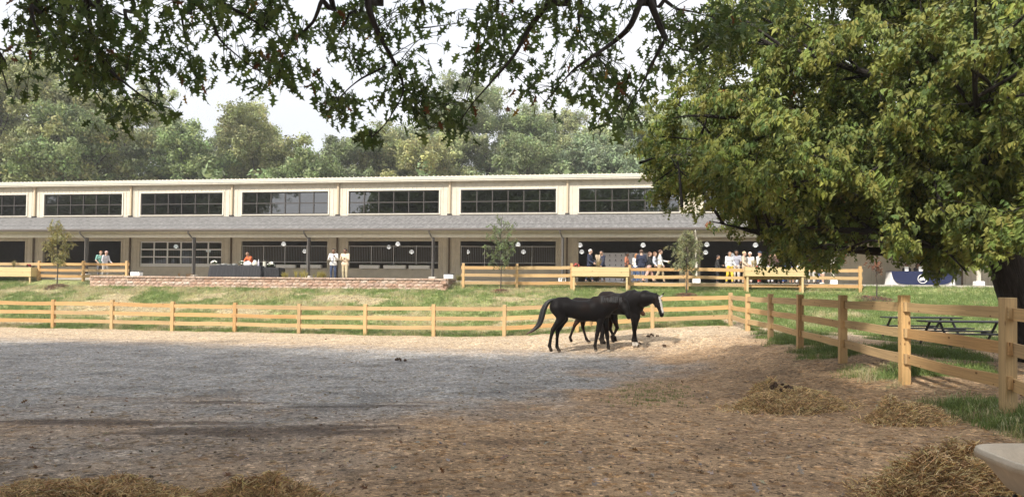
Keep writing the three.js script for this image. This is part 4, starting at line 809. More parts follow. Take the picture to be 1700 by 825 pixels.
// ------------------------------------------------------------ horses
M.horse = new THREE.MeshPhysicalMaterial({ vertexColors: true, roughness: 0.5, specularIntensity: 0.14 });
M.hair = mat([0.007, 0.0055, 0.005], 0.6);
// place(px, py, side) gives the world place of a spot in the picture, side metres towards the near flank
function horse(label, spec) {
  const { P, W, joints, coat, tail, mane, tailColor } = spec, bones = joints(P);
  const base = spec.base, g = blob(bones, 0.02, 0.07, W);
  g.translate(-base.x, -base.y, -base.z);
  g.computeBoundingBox(); const drop = -g.boundingBox.min.y;
  const t = thing('horse', label, 'horse', [base.x, base.y + drop - 0.012, base.z], 0);
  paint(g, (x, y, z) => coat(x + base.x, y + base.y, z + base.z, y + drop));
  part('body', g, M.horse, t);
  const toL = (p) => p.clone().sub(base), R = rng(Math.round(base.x * 1000)), side = W;
  const hairs = (line, rad, n, wide) => { const gs = []; for (let i = 0; i < n; i++) { const a = (R() - 0.5) * 2, b = (R() - 0.5) * 2; const pts = line.map((p, k) => toL(p).addScaledVector(side, a * rad[k] * 0.8).add(V(b * rad[k] * 0.5, -Math.abs(b) * rad[k] * 0.4, 0))); gs.push(tube(pts, rad.map((r, k) => Math.max(0.004, r * wide * (k === line.length - 1 ? 0.3 : 1))), 5, false)); } return gs; };
  if (tail) { const tg = hairs(new THREE.CatmullRomCurve3(tail.map((q) => q.p)).getPoints(14), Array.from({ length: 15 }, (_, i) => { const f = i / 14 * (tail.length - 1), k = Math.min(tail.length - 2, Math.floor(f)); return lerp(tail[k].r, tail[k + 1].r, f - k); }), 22, 0.5); const m = merge(tg); paint(m, (x, y, z) => tailColor(x + base.x, y + base.y, z + base.z)); part('tail', m, M.tailHair, t); }
  if (mane) part('mane', mane(P).flatMap(([a, b, c]) => hairs([a, V().lerpVectors(a, c, 0.5).add(b), c], [0.05, 0.05, 0.03], 4, 0.45)), M.hair, t);
  const eyes = (spec.eyes || []).map(([p]) => { const s = new THREE.SphereGeometry(0.022, 8, 6); s.translate(...toL(p).toArray()); return s; }); if (eyes.length) part('eye', eyes, mat([0.02, 0.012, 0.008], 0.15), t);
  return t;
}
M.tailHair = new THREE.MeshStandardMaterial({ vertexColors: true, roughness: 0.55 });
const legBones = (P, pts, radii, s) => pts.slice(1).map((q, i) => bone(P(pts[i][0], pts[i][1], s), P(q[0], q[1], s), radii[i], radii[i + 1], 1, i ? 0.022 : 0.05));
{
  const black = [0.0075, 0.0062, 0.006], brown = [0.03, 0.013, 0.008];
  const dusty = (x, y, z, h) => { const n = fbm(x * 3 + 20, y * 3 + 5, 71, 3), k = sstep(0.45, 0.75, n) * 0.35, d = sstep(0.35, 0.05, h) * 0.5 * fbm(x * 9, y * 9, 72, 2); return black.map((c, i) => lerp(lerp(c, [0.02, 0.011, 0.007][i], k), [0.12, 0.09, 0.065][i], d)); };
  // the black horse in front, side-on, head turned a little to the camera
  const b1 = hit(955, 586), Z1_ = -b1.z, W1 = V(0, 0, 1), P1 = (x, y, s = 0) => at(x, y, Z1_ - s);
  horse('black horse in front, standing side-on with its long tail swung out to the left', {
    base: b1, W: W1, P: P1,
    joints: (P) => [
      bone(P(927, 511), P(944, 513), 0.285, 0.285, 0.92), bone(P(944, 513), P(968, 518), 0.28, 0.325, 0.95), bone(P(968, 518), P(988, 517), 0.325, 0.36, 0.86), bone(P(988, 516), P(1003, 514), 0.34, 0.285, 0.8),
      bone(P(987, 500), P(998, 500), 0.125, 0.13, 0.7), bone(P(929, 502), P(940, 501), 0.13, 0.13, 0.9),
      bone(P(1000, 509, 0.03), P(1013, 505.5, 0.14), 0.3, 0.255, 0.6), bone(P(1013, 505.5, 0.14), P(1028, 503, 0.34), 0.255, 0.165, 0.6),
      bone(P(1036, 504.5, 0.46), P(1039.5, 514, 0.52), 0.14, 0.12, 0.66), bone(P(1039.5, 514, 0.52), P(1043, 524, 0.56), 0.118, 0.082, 0.75, 0.03), bone(P(1043, 524.5, 0.56), P(1044, 528.4, 0.57), 0.084, 0.066, 0.9, 0.03), bone(P(1033.5, 509, 0.46), P(1037, 513, 0.5), 0.12, 0.1, 0.55, 0.04),
      bone(P(1031, 498.5, 0.38), P(1029.5, 491, 0.36), 0.034, 0.012, 1, 0.02), bone(P(1034.5, 498, 0.5), P(1034.5, 491.6, 0.52), 0.034, 0.012, 1, 0.02),
      bone(P(925, 514, 0.1), P(932, 530, 0.13), 0.2, 0.135), ...legBones(P, [[932, 530], [918.3, 548.5], [914.6, 562], [912.3, 575.5], [914, 580], [915, 582.6]], [0.135, 0.074, 0.047, 0.056, 0.046, 0.06], 0.13),
      bone(P(928, 514, -0.1), P(936, 531, -0.13), 0.2, 0.135), ...legBones(P, [[936, 531], [926, 551], [925, 564], [924.7, 577], [927, 581.5], [928.3, 584]], [0.135, 0.074, 0.047, 0.056, 0.046, 0.06], -0.13),
      bone(P(1000, 520, 0.12), P(997, 534, 0.13), 0.17, 0.105), ...legBones(P, [[997, 534], [991.3, 557.5], [989.6, 567], [988, 575.3], [989, 580], [989.6, 582.6]], [0.105, 0.067, 0.046, 0.054, 0.045, 0.06], 0.13),
      bone(P(1004, 520, -0.1), P(1005, 535, -0.13), 0.16, 0.105), ...legBones(P, [[1005, 535], [1008.3, 559], [1009.4, 569], [1010.3, 577.6], [1010.8, 582], [1011, 585]], [0.105, 0.067, 0.046, 0.054, 0.045, 0.06], -0.13),
    ],
    coat: (x, y, z, h) => (h < 0.05 ? [0.2, 0.16, 0.12] : h < 0.12 && x > 2.65 ? [0.3, 0.26, 0.21] : dusty(x, y, z, h)),
    tail: [[921, 498, 0.05], [911, 500.5, 0.075], [903, 512, 0.095], [899, 526, 0.1], [895, 538, 0.09], [887, 547, 0.065], [873, 557, 0.02]].map(([x, y, r]) => ({ p: P1(x, y, 0), r: r * 1.05 })),
    tailColor: (x, y) => { const k = sstep(P1(0, 534).y, P1(0, 556).y, y); return black.map((c, i) => lerp(c, [0.13, 0.045, 0.022][i], k)); },
    mane: (P) => Array.from({ length: 13 }, (_, i) => { const q = i / 12, x = lerp(999, 1030, q), y = lerp(493.5, 494.5, q), s = lerp(0.06, 0.36, q); return [P(x, y, s), V(0, 0, 0.05), P(x + 1.5, y + 10, s + 0.15)]; }),
    eyes: [[P1(1038.4, 507, 0.555)]],
  });
  // the second black horse, turned towards the camera, white blaze down its face
  const Zf = Z1_ + 0.5, b2 = (() => { const p = at(1053, 584, Zf); p.y = height(p.x, p.z); return p; })(), zAt = (x) => Zf + (1053 - x) * 0.0185, W2 = V(0.62, 0, 0.78).normalize();
  const P2 = (x, y, s = 0) => { const p = at(x, y, zAt(x)); return p.addScaledVector(W2, s); };
  const blA = P2(1088, 504, 0.09), blB = P2(1092, 530, 0.15), axA = blA, axB = blB, FACE = V(0.8, 0.22, 0.5).normalize();
  horse('black horse with a white blaze, standing turned to the right behind the front horse', {
    base: b2, W: W2, P: P2,
    joints: (P) => [
      bone(P(1003, 511), P(1022, 513.5), 0.31, 0.35, 0.88), bone(P(1022, 513.5), P(1040, 514), 0.35, 0.37, 0.86), bone(P(1040, 513), P(1051, 512), 0.36, 0.32, 0.78), bone(P(1044, 499), P(1053, 497), 0.15, 0.14, 0.7), bone(P(1003, 501), P(1014, 501), 0.17, 0.17),
      bone(P(1053, 509), P(1071, 505, 0.02), 0.31, 0.25, 0.6), bone(P(1071, 505, 0.02), P(1085, 504, 0.06), 0.25, 0.155, 0.62), bone(P(1055, 514), P(1060, 519), 0.26, 0.2, 0.8),
      bone(P(1088, 506, 0.09), P(1089.8, 516, 0.12), 0.142, 0.12, 0.66), bone(P(1089.8, 516, 0.12), P(1092, 527, 0.15), 0.118, 0.085, 0.75, 0.03), bone(P(1092, 527.5, 0.15), P(1092.3, 532.6, 0.16), 0.086, 0.07, 0.9, 0.03), bone(P(1084.5, 511, 0.08), P(1086.5, 515.5, 0.1), 0.115, 0.1, 0.55, 0.04),
      bone(P(1092.5, 502, 0.14), P(1097, 494.4, 0.17), 0.036, 0.012, 1, 0.02), bone(P(1089, 500.5, 0.0), P(1090.5, 494.5, 0.0), 0.034, 0.012, 1, 0.02),
      bone(P(1003, 515, 0.1), P(1004, 530, 0.13), 0.2, 0.13), ...legBones(P, [[1004, 530], [997, 549], [995.5, 562], [994, 572], [995, 576.5], [995.5, 579]], [0.13, 0.072, 0.048, 0.056, 0.047, 0.06], 0.1),
      bone(P(1006, 515, -0.1), P(1010, 530, -0.13), 0.2, 0.13), ...legBones(P, [[1010, 530], [1006, 549], [1005, 562], [1004, 572], [1006, 576], [1007, 578]], [0.13, 0.072, 0.048, 0.056, 0.047, 0.06], -0.1),
      bone(P(1051, 518, 0.1), P(1053, 535, 0.1), 0.17, 0.12), ...legBones(P, [[1053, 535], [1050.5, 554], [1049, 565], [1047.6, 574], [1048.4, 579], [1048.8, 582]], [0.12, 0.068, 0.048, 0.056, 0.047, 0.06], 0.1),
      bone(P(1056, 518, -0.1), P(1055, 535, -0.1), 0.16, 0.11), ...legBones(P, [[1055, 535], [1055.5, 556], [1057, 567], [1058.3, 576], [1059.5, 580.5], [1060.4, 583]], [0.11, 0.068, 0.048, 0.056, 0.047, 0.06], -0.06),
    ],
    coat: (x, y, z, h) => {
      const p = V(x, y, z), ab = V().subVectors(blB, blA), k = clamp(V().subVectors(p, blA).dot(ab) / ab.lengthSq()), d = p.distanceTo(V().lerpVectors(blA, blB, k));
      if (V().subVectors(p, V().lerpVectors(axA, axB, k)).normalize().dot(FACE) > 0.72 - 0.1 * k && V().subVectors(p, axB).dot(ab) < 0 && V().subVectors(p, blA).dot(ab) > -0.01) return [0.55, 0.52, 0.49];
      if (h < 0.05) return [0.32, 0.27, 0.21]; if (h < 0.19 && (x < 2.9 || p.distanceTo(P2(1048, 580, 0.1)) < 0.2)) return [0.42, 0.38, 0.33];
      return dusty(x, y, z, h);
    },
    tail: [[999, 499, 0.04], [990, 506, 0.07], [985, 520, 0.08], [983, 536, 0.08], [981, 551, 0.03]].map(([x, y, r]) => ({ p: P2(x, y, 0), r: r * 0.8 })),
    tailColor: (x, y) => { const k = sstep(P2(985, 530).y, P2(985, 545).y, y); return black.map((c, i) => lerp(c, [0.4, 0.25, 0.12][i], k)); },
    mane: (P) => Array.from({ length: 11 }, (_, i) => { const q = i / 10, x = lerp(1056, 1088, q), y = lerp(492.5, 500, q); return [P(x, y, 0.03), V(0, 0, 0.04), P(x - 1, y + 8, 0.15)]; }),
    eyes: [[P2(1091, 508, 0.2)]],
  });
  // the third horse, mostly hidden: legs, brown muzzle
  const Z3 = Z1_ + 1.75, b3 = (() => { const p = at(985, 576, Z3); p.y = height(p.x, p.z); return p; })(), P3 = (x, y, s = 0) => at(x, y, Z3 - s);
  horse('dark brown horse hidden behind the two black ones, only its legs and brown muzzle showing', {
    base: b3, W: W1, P: P3,
    joints: (P) => [
      bone(P(958, 515), P(985, 518), 0.26, 0.28, 0.9), bone(P(985, 518), P(1016, 517), 0.29, 0.3, 0.85), bone(P(1016, 514), P(1032, 512), 0.27, 0.2, 0.7),
      bone(P(1032, 511), P(1050, 512), 0.19, 0.13, 0.7), bone(P(1052, 513), P(1062, 523), 0.12, 0.09, 0.75), bone(P(1062, 523), P(1068, 530), 0.085, 0.075, 0.9),
      bone(P(957, 520, 0.1), P(962, 537, 0.12), 0.18, 0.115), ...legBones(P, [[962, 537], [954, 549], [949, 562], [946.5, 569], [947.5, 572.5], [948.5, 574.5]], [0.115, 0.058, 0.04, 0.048, 0.042, 0.055], 0.12),
      bone(P(963, 520, -0.1), P(968, 538, -0.12), 0.18, 0.12), ...legBones(P, [[968, 538], [967.5, 552], [971, 563], [973.5, 571.5], [976, 574.5], [977.7, 576]], [0.12, 0.058, 0.04, 0.048, 0.042, 0.055], -0.1),
      bone(P(1018, 522, 0.1), P(1020, 538, 0.12), 0.16, 0.11), ...legBones(P, [[1020, 538], [1025, 553], [1020.5, 562], [1016, 567.5], [1017, 572], [1018, 575]], [0.11, 0.06, 0.043, 0.05, 0.045, 0.056], 0.12),
      bone(P(1016, 522, -0.1), P(1014, 540, -0.12), 0.16, 0.1), ...legBones(P, [[1014, 540], [1013, 555], [1017, 563], [1021, 569.5], [1022, 574], [1023, 577]], [0.1, 0.06, 0.045, 0.056, 0.05, 0.058], -0.06),
    ],
    coat: (x, y, z, h) => (h < 0.06 ? [0.3, 0.25, 0.2] : x > P3(1058, 520).x ? [0.06, 0.028, 0.018] : h < 0.8 && h > 0.62 ? brown : [0.012, 0.008, 0.0065]),
    tail: [[950, 503, 0.03], [946, 510, 0.045], [949, 520, 0.04], [952, 530, 0.02]].map(([x, y, r]) => ({ p: P3(x + 6, y, 0), r })), tailColor: () => black,
    mane: (P) => Array.from({ length: 6 }, (_, i) => { const x = 1030 + i * 4; return [P(x, 501 + i * 0.6, 0), V(0, 0, 0), P(x, 509 + i, -0.1)]; }),
  });
}

// ------------------------------------------------------------ people
const headGeo = (() => { // about 0.23 m high, centred between the ears, looking along +z
  const b = [bone(V(0, 0.025, -0.012), V(0, 0.03, 0.005), 0.092, 0.09), bone(V(0, -0.03, 0.03), V(0, -0.075, 0.05), 0.062, 0.042), bone(V(0, 0.0, 0.09), V(0, -0.028, 0.104), 0.01, 0.014), bone(V(0.028, -0.01, 0.06), V(-0.028, -0.01, 0.06), 0.035, 0.035), bone(V(0, -0.058, 0.082), V(0, -0.06, 0.084), 0.014, 0.014), bone(V(0, -0.06, -0.01), V(0, -0.15, -0.03), 0.055, 0.056), bone(V(0.03, 0.022, 0.077), V(-0.03, 0.022, 0.077), 0.013, 0.013)];
  const f = field(b, 0.03, X1), ears = [0.083, -0.083].map((x) => bone(V(x, 0.008, -0.012), V(x * 1.06, -0.024, -0.008), 0.018, 0.012)), fe = field(ears, 0.01, X1), eye = field([0.031, -0.031].map((x) => bone(V(x, 0.004, 0.1), V(x, 0.004, 0.1), 0.014, 0.014)), 0.001, X1);
  const g = nets((x, y, z) => Math.max(Math.min(f(x, y, z), fe(x, y, z)), -eye(x, y, z)), V(-0.115, -0.165, -0.115), V(0.115, 0.135, 0.135), 0.0075);
  return paint(g, (x, y, z) => (z > 0.07 && Math.hypot(Math.abs(x) - 0.031, y - 0.004) < 0.014 ? [0.15, 0.12, 0.1] : z > 0.075 && Math.abs(y + 0.06) < 0.009 && Math.abs(x) < 0.024 ? [0.75, 0.42, 0.4] : [1, 1, 1]));
})();
const handGeo = (() => { // a right hand hanging down along -y, thumb forward (+z), palm to -x
  const b = [bone(V(0, 0, 0.012), V(0, -0.075, 0.026), 0.022, 0.018, 0.7), bone(V(0, 0, -0.012), V(0, -0.07, -0.028), 0.022, 0.017, 0.7), bone(V(0, -0.03, 0), V(0, -0.07, 0), 0.026, 0.024, 0.6)];
  const f = field(b, 0.02, X1), fs = [[0.03, 0.072], [0.01, 0.08], [-0.011, 0.074], [-0.031, 0.058]].map(([z, l], i) => field([bone(V(0, -0.07, z), V(-0.008, -0.072 - l * 0.5, z * 1.08), 0.0095, 0.0088), bone(V(-0.008, -0.072 - l * 0.5, z * 1.08), V(-0.026, -0.07 - l * 0.92, z * 1.1), 0.0088, 0.0072)], 0.006, X1)), th = field([bone(V(0, -0.022, 0.026), V(-0.008, -0.055, 0.056), 0.014, 0.011), bone(V(-0.008, -0.055, 0.056), V(-0.018, -0.085, 0.062), 0.011, 0.009)], 0.008, X1);
  return paint(nets((x, y, z) => Math.min(f(x, y, z), th(x, y, z), ...fs.map((q) => q(x, y, z))), V(-0.05, -0.175, -0.06), V(0.04, 0.04, 0.085), 0.006), () => [1, 1, 1]);
})();
const skinTone = { pale: [0.56, 0.36, 0.26], tan: [0.42, 0.25, 0.16], brown: [0.2, 0.105, 0.06], dark: [0.1, 0.05, 0.03] };
const xform = (g, q, p, s = 1) => { const c = g.clone(); dummy.position.copy(p); dummy.quaternion.copy(q); dummy.scale.setScalar(s); dummy.updateMatrix(); c.applyMatrix4(dummy.matrix); return c; };
// o: height h, facing turn, lean, stride, arms [forward, out, elbow, inward] for left and right, colours and kinds of clothes
function person(label, pos, o) {
  const Q = rng([...label].reduce((a, c) => Math.imul(a, 31) + c.charCodeAt(0) | 0, 7)), wob = (v) => v && v.map((q, i) => q + (Q() - 0.5) * [0.25, 0.12, 0.5, 0.15][i]);
  o = { stride: (Q() - 0.5) * 0.25, look: (Q() - 0.5) * 0.9, lean: (Q() - 0.4) * 0.1, ...o, armL: wob(o.armL || [0.1 + 0.3 * Q(), 0.1 + 0.12 * Q(), 0.2 + 1.2 * Q() * Q(), 0.15 * Q()]), armR: wob(o.armR || [0.1 * Q(), 0.1 + 0.12 * Q(), 0.2 + 1.1 * Q() * Q(), 0.15 * Q()]) };
  const h = o.h || 1.75, fem = o.fem, t = thing('person', label, 'person', pos.toArray(), o.turn || 0, o.group), wide = fem ? 0.095 : 0.112;
  const seat = o.seated, hipY = seat ? 0.27 * h : 0.525 * h, lean = o.lean || 0, up = V(0, Math.cos(lean), Math.sin(lean)), fw = V(0, -Math.sin(lean), Math.cos(lean));
  const S = (x, y, z) => V(0, hipY, 0).add(V(x, 0, 0)).addScaledVector(up, y).addScaledVector(fw, z);   // place on the torso
  const hip = (s) => V(s * 0.052 * h, hipY - 0.01 * h, 0), leg = (s) => {
    if (seat) { const k = V(s * 0.07 * h, hipY, 0.24 * h); return [hip(s), k, V(s * 0.07 * h, 0.045 * h, 0.25 * h)]; }
    const a = (o.stride || 0) * s + 0.03 * s, k = hip(s).add(V(s * 0.012 * h, -0.245 * h * Math.cos(a), 0.245 * h * Math.sin(a + 0.06))), bend = a < 0 ? -a * 0.9 : 0.05;
    return [hip(s), k, V(k.x, Math.max(0.045 * h, k.y - 0.24 * h * Math.cos(a - bend)), k.z + 0.24 * h * Math.sin(a - bend - 0.02))];
  };
  const arm = (s, [f, out, el, inn]) => {
    const sh = S(s * wide * h, 0.285 * h, -0.005 * h), d1 = V(s * Math.sin(out), -Math.cos(out) * Math.cos(f - lean * 0.6), Math.cos(out) * Math.sin(f)).normalize(), e = sh.clone().addScaledVector(d1, 0.175 * h);
    const d2 = V(s * (Math.sin(out) * 0.4 - inn), -Math.cos(f + el), Math.sin(f + el)).normalize(); return [sh, e, e.clone().addScaledVector(d2, 0.148 * h), d2];
  };
  const la = o.armL || [0.05, 0.12, 0.25, 0.05], ra = o.armR || [0.0, 0.12, 0.25, 0.05], A = [[1, arm(1, la)], [-1, arm(-1, ra)]], G = [[1, leg(1)], [-1, leg(-1)]];
  const torso = (e) => [bone(S(-0.045 * h, 0, 0), S(0.045 * h, 0, 0), 0.062 * h + e, 0.062 * h + e), bone(S(-0.03 * h, 0.1 * h, 0.005 * h), S(0.03 * h, 0.1 * h, 0.005 * h), 0.058 * h + e, 0.058 * h + e), bone(S(-0.05 * h, 0.2 * h, 0), S(0.05 * h, 0.2 * h, 0), 0.062 * h + e, 0.062 * h + e), bone(S(-wide * 0.78 * h, 0.275 * h, -0.005 * h), S(wide * 0.78 * h, 0.275 * h, -0.005 * h), 0.036 * h + e, 0.036 * h + e), bone(S(0, 0.04 * h, 0), S(0, 0.22 * h, 0), 0.06 * h + e, 0.06 * h + e)];
  const armB = (e, upTo = 1) => A.flatMap(([s, [a, b, c]]) => [bone(a, b, 0.031 * h + e, 0.024 * h + e), ...(upTo > 0.5 ? [bone(b, c, 0.024 * h + e, 0.016 * h + e)] : [])]);
  const legB = (e, short) => G.flatMap(([s, [a, b, c]]) => [bone(a, b, 0.052 * h + e, 0.034 * h + e), ...(short ? [] : [bone(b, c, 0.034 * h + e, 0.022 * h + e)])]);
  const foot = G.map(([s, [a, b, c]]) => bone(V(c.x, c.y - 0.02 * h, c.z - 0.012 * h), V(c.x + s * 0.012 * h, c.y - 0.028 * h, c.z + 0.085 * h), 0.022 * h, 0.016 * h));
  const nod = (o.nod || 0) + lean * 0.6, look = new THREE.Quaternion().setFromEuler(new THREE.Euler(nod, o.look || 0, 0, 'YXZ')), hc = S(0, 0.345 * h, 0.005 * h).add(V(0, 0.055 * h, 0.012 * h + Math.sin(nod) * 0.03));
  const body = paint(blob([...torso(-0.006), ...armB(0), ...legB(0), ...foot, bone(S(0, 0.29 * h, -0.005 * h), hc.clone().add(V(0, -0.05, -0.02)), 0.033 * h, 0.032 * h)], 0.026, 0.05), () => [1, 1, 1]);
  const hands = A.map(([s, [a, b, c, d]]) => { const q = new THREE.Quaternion().setFromUnitVectors(V(0, -1, 0), d), g = handGeo.clone(); if (s > 0) { g.scale(1, 1, 1); } else { g.scale(-1, 1, 1); const ix = g.index; for (let i = 0; i < ix.count; i += 3) { const w = ix.getX(i); ix.setX(i, ix.getX(i + 1)); ix.setX(i + 1, w); } } g.computeVertexNormals(); return xform(g, q, c.clone().addScaledVector(d, -0.01), h / 1.78); });
  part('body', merge([body, xform(headGeo, look, hc, h / 1.76), ...hands].map((g) => { g.deleteAttribute('uv'); return g; })), new THREE.MeshStandardMaterial({ color: lin(...skinTone[o.skin || 'pale']), vertexColors: true, roughness: 0.6 }), t);
  const cm = (c) => mat(c, 0.9);
  // shirt or jacket: torso and sleeves, open at neck, wrist and hem
  const long = o.sleeves !== 'short', hem = o.jacket ? -0.085 * h : -0.03 * h, th = o.jacket ? 0.018 : 0.01;
  const local = (x, y, z) => (x * 0) + (y - hipY) * up.y + z * up.z;
  part(o.jacket ? 'jacket' : 'shirt', blob([...torso(th), ...armB(th, long ? 1 : 0), ...(o.jacket ? [bone(S(-0.05 * h, -0.03 * h, 0), S(0.05 * h, -0.03 * h, 0), 0.06 * h + th, 0.06 * h + th)] : [])], 0.024, 0.045, X1, (x, y, z) => { const l = local(x, y, z); return Math.max(hem - l, Math.min(l - 0.306 * h, 0.044 * h - Math.abs(x))); }), cm(o.top), t);
  if (o.jacket && o.inner) { const f = blob([bone(S(-0.012 * h, 0.03 * h, 0.045 * h), S(-0.012 * h, 0.27 * h, 0.03 * h), 0.036 * h, 0.036 * h)], 0.016, 0.02); part('shirt_front', f, cm(o.inner), t); }
  if (o.tie) part('tie', blob([bone(S(0, 0.08 * h, 0.082 * h), S(0, 0.27 * h, 0.066 * h), 0.014 * h, 0.009 * h)], 0.012, 0.01), cm(o.tie), t);
  if (o.kind === 'skirt') part('skirt', blob([bone(S(0, 0.02 * h, 0), V(0, hipY - 0.25 * h, 0.01), 0.085 * h, 0.125 * h)], 0.026, 0.05, X1, (x, y) => Math.max(y - hipY - 0.06 * h, hipY - 0.27 * h - y)), cm(o.bottom), t);
  else part(o.kind === 'shorts' ? 'shorts' : 'trousers', blob([...legB(0.014, false), bone(S(-0.045 * h, -0.005 * h, 0), S(0.045 * h, -0.005 * h, 0), 0.068 * h, 0.068 * h)], 0.024, 0.04, X1, (x, y, z) => Math.max(o.kind === 'shorts' ? hipY - 0.23 * h - y : 0.05 * h - y, y - hipY - 0.035 * h)), cm(o.bottom), t);
  part('shoes', blob(foot.map((b) => bone(b.a, b.b, b.ra + 0.012, b.rb + 0.012)), 0.016, 0.03, X1, (x, y) => Math.max(0.002 - y, y - 0.06 * h)), cm(o.shoes || [0.03, 0.025, 0.02]), t);
  if (o.hair) {
    const hb = [bone(V(0, 0.035, -0.022), V(0, 0.045, -0.002), 0.1, 0.096), ...(o.longHair ? [bone(V(0.04, 0.0, -0.06), V(0.055, -0.19, -0.055), 0.06, 0.045), bone(V(-0.04, 0.0, -0.06), V(-0.055, -0.19, -0.055), 0.06, 0.045)] : [])];
    part('hair', xform(blob(hb, 0.011, 0.03, X1, (x, y, z) => Math.min(Math.max(z - 0.045 - 0.6 * (y - 0.05), -0.05 - y + (z < 0 ? (o.longHair ? -0.4 : -0.03) : 0)), 0.075 - y)), look, hc, h / 1.76), mat(o.hair, 0.7), t);
  }
  if (o.cap) { const cg = merge([blob([bone(V(0, 0.05, -0.01), V(0, 0.05, 0.01), 0.103, 0.103)], 0.012, 0.01, X1, (x, y) => 0.045 - y), blob([bone(V(-0.03, 0.048, 0.09), V(0.03, 0.048, 0.09), 0.06, 0.06)], 0.01, 0.01, X1, (x, y) => Math.abs(y - 0.05) - 0.009)]); part('cap', xform(cg, look, hc, h / 1.76), mat(o.cap, 0.8), t); }
  if (o.apron) part('apron', blob([bone(S(-0.03 * h, -0.02 * h, 0.04 * h), S(0, 0.2 * h, 0.035 * h), 0.052 * h, 0.046 * h)], 0.018, 0.03), cm(o.apron), t);
  if (o.paper) { const p = A[0][1][2].clone().add(V(0, 0.02, 0.12)); const pm = part('paper', bx(0.21, 0.004, 0.29), M.white, t); pm.position.copy(p); pm.rotation.x = -0.6; }
  return t;
}
const deck = (px, py, t) => { const q = on(px, py, t); return V(q.p.x, t < 5.2 ? FLOOR : height(q.p.x, q.p.z), q.p.z); };
{
  const navy = [0.02, 0.025, 0.05], jet = [0.015, 0.015, 0.017], whiteC = [0.66, 0.65, 0.62], khaki = [0.42, 0.33, 0.2], denim = [0.06, 0.1, 0.2], hold = [0.35, 0.12, 1.5, 0.45];
  const F0 = (px, t) => deck(px, 465, t), turn = (a) => a;
  // left
  person('person in a teal shirt behind the left terrace fence, looking right', V(0, 0, 0).copy(F0(164, 4.6)), { h: 1.68, turn: 0.9, lean: 0.15, skin: 'pale', top: [0.2, 0.42, 0.36], sleeves: 'short', bottom: [0.12, 0.12, 0.13], hair: [0.3, 0.13, 0.05], armL: [0.3, 0.15, 0.8, 0.2], armR: [0.1, 0.3, 0.7, 0.3] });
  person('person in a pale shirt and pink cap beside the one in teal', F0(172.5, 4.9), { h: 1.64, turn: 1.3, lean: 0.1, skin: 'pale', top: [0.62, 0.6, 0.62], bottom: [0.62, 0.58, 0.52], cap: [0.6, 0.4, 0.36], hair: [0.3, 0.16, 0.07], armL: [0.3, 0.1, 0.6, 0.1] });
  person('person in an orange shirt and dark apron bending over the black buffet table', F0(417, 4.9), { h: 1.66, turn: -0.5, lean: 0.55, nod: 0.35, skin: 'tan', top: [0.62, 0.13, 0.04], sleeves: 'short', bottom: jet, hair: [0.24, 0.14, 0.09], apron: [0.13, 0.05, 0.1], armL: [0.7, 0.15, 0.5, 0.2], armR: [0.7, 0.2, 0.6, 0.2] });
  person('man in a white jacket, tie and blue jeans standing on the forecourt', F0(552.5, 5.1), { h: 1.8, turn: 0.05, skin: 'brown', top: whiteC, jacket: true, inner: [0.5, 0.53, 0.62], tie: [0.2, 0.22, 0.3], bottom: [0.035, 0.05, 0.1], hair: [0.02, 0.018, 0.016], armL: hold, armR: hold });
  person('man in a cream jacket and pale khaki trousers beside the man in white', F0(572, 5.1), { h: 1.8, turn: -0.12, skin: 'brown', top: [0.68, 0.54, 0.38], jacket: true, inner: [0.7, 0.55, 0.5], bottom: [0.45, 0.38, 0.24], hair: [0.03, 0.015, 0.012], armL: hold, armR: hold });
  // in front of the open doorway with the backdrop
  person('grey-haired man in a dark navy suit left of the white backdrop', F0(979, 4.9), { h: 1.82, turn: 1.1, skin: 'pale', top: navy, jacket: true, bottom: navy, hair: [0.6, 0.58, 0.55], armL: [0.2, 0.1, 0.9, 0.3] });
  person('dark-haired man in a dark suit facing the grey-haired man', F0(1000, 4.9), { h: 1.74, turn: -1.1, skin: 'tan', top: navy, jacket: true, bottom: jet, hair: [0.03, 0.02, 0.016], armR: [0.2, 0.1, 0.8, 0.3] });
  person('woman in a rust-orange top in front of the white backdrop', F0(1041, 4.6), { h: 1.66, fem: true, turn: 1.2, skin: 'dark', top: [0.42, 0.15, 0.08], sleeves: 'short', bottom: jet, hair: [0.015, 0.012, 0.01] });
  person('person in a white top and blue jeans right of the woman in orange', F0(1056, 4.6), { h: 1.6, fem: true, turn: 2.6, skin: 'pale', top: whiteC, bottom: denim, hair: [0.35, 0.16, 0.06], longHair: true });
  person('man in a navy jacket, seen from behind, at the right edge of the backdrop', F0(1065, 4.9), { h: 1.8, turn: 2.9, skin: 'pale', top: navy, jacket: true, bottom: [0.08, 0.1, 0.16], hair: [0.1, 0.06, 0.04] });
  person('woman in a black top and pale pink trousers walking right', F0(1078, 4.9), { h: 1.68, fem: true, turn: 1.5, stride: 0.3, skin: 'pale', top: jet, bottom: [0.6, 0.36, 0.3], hair: [0.12, 0.06, 0.035], longHair: true, armL: [0.4, 0.1, 0.6, 0.1] });
  person('woman in a pale blue blouse beside the man holding a paper', F0(1087, 4.6), { h: 1.7, fem: true, turn: 1.2, skin: 'pale', top: [0.55, 0.58, 0.66], bottom: jet, hair: [0.16, 0.08, 0.04], longHair: true });
  person('man in a white shirt and khaki trousers holding a paper', F0(1096, 4.9), { h: 1.8, turn: 1.4, stride: 0.25, skin: 'pale', top: whiteC, bottom: khaki, hair: [0.1, 0.05, 0.03], armL: [0.5, 0.1, 1.1, 0.1], paper: true });
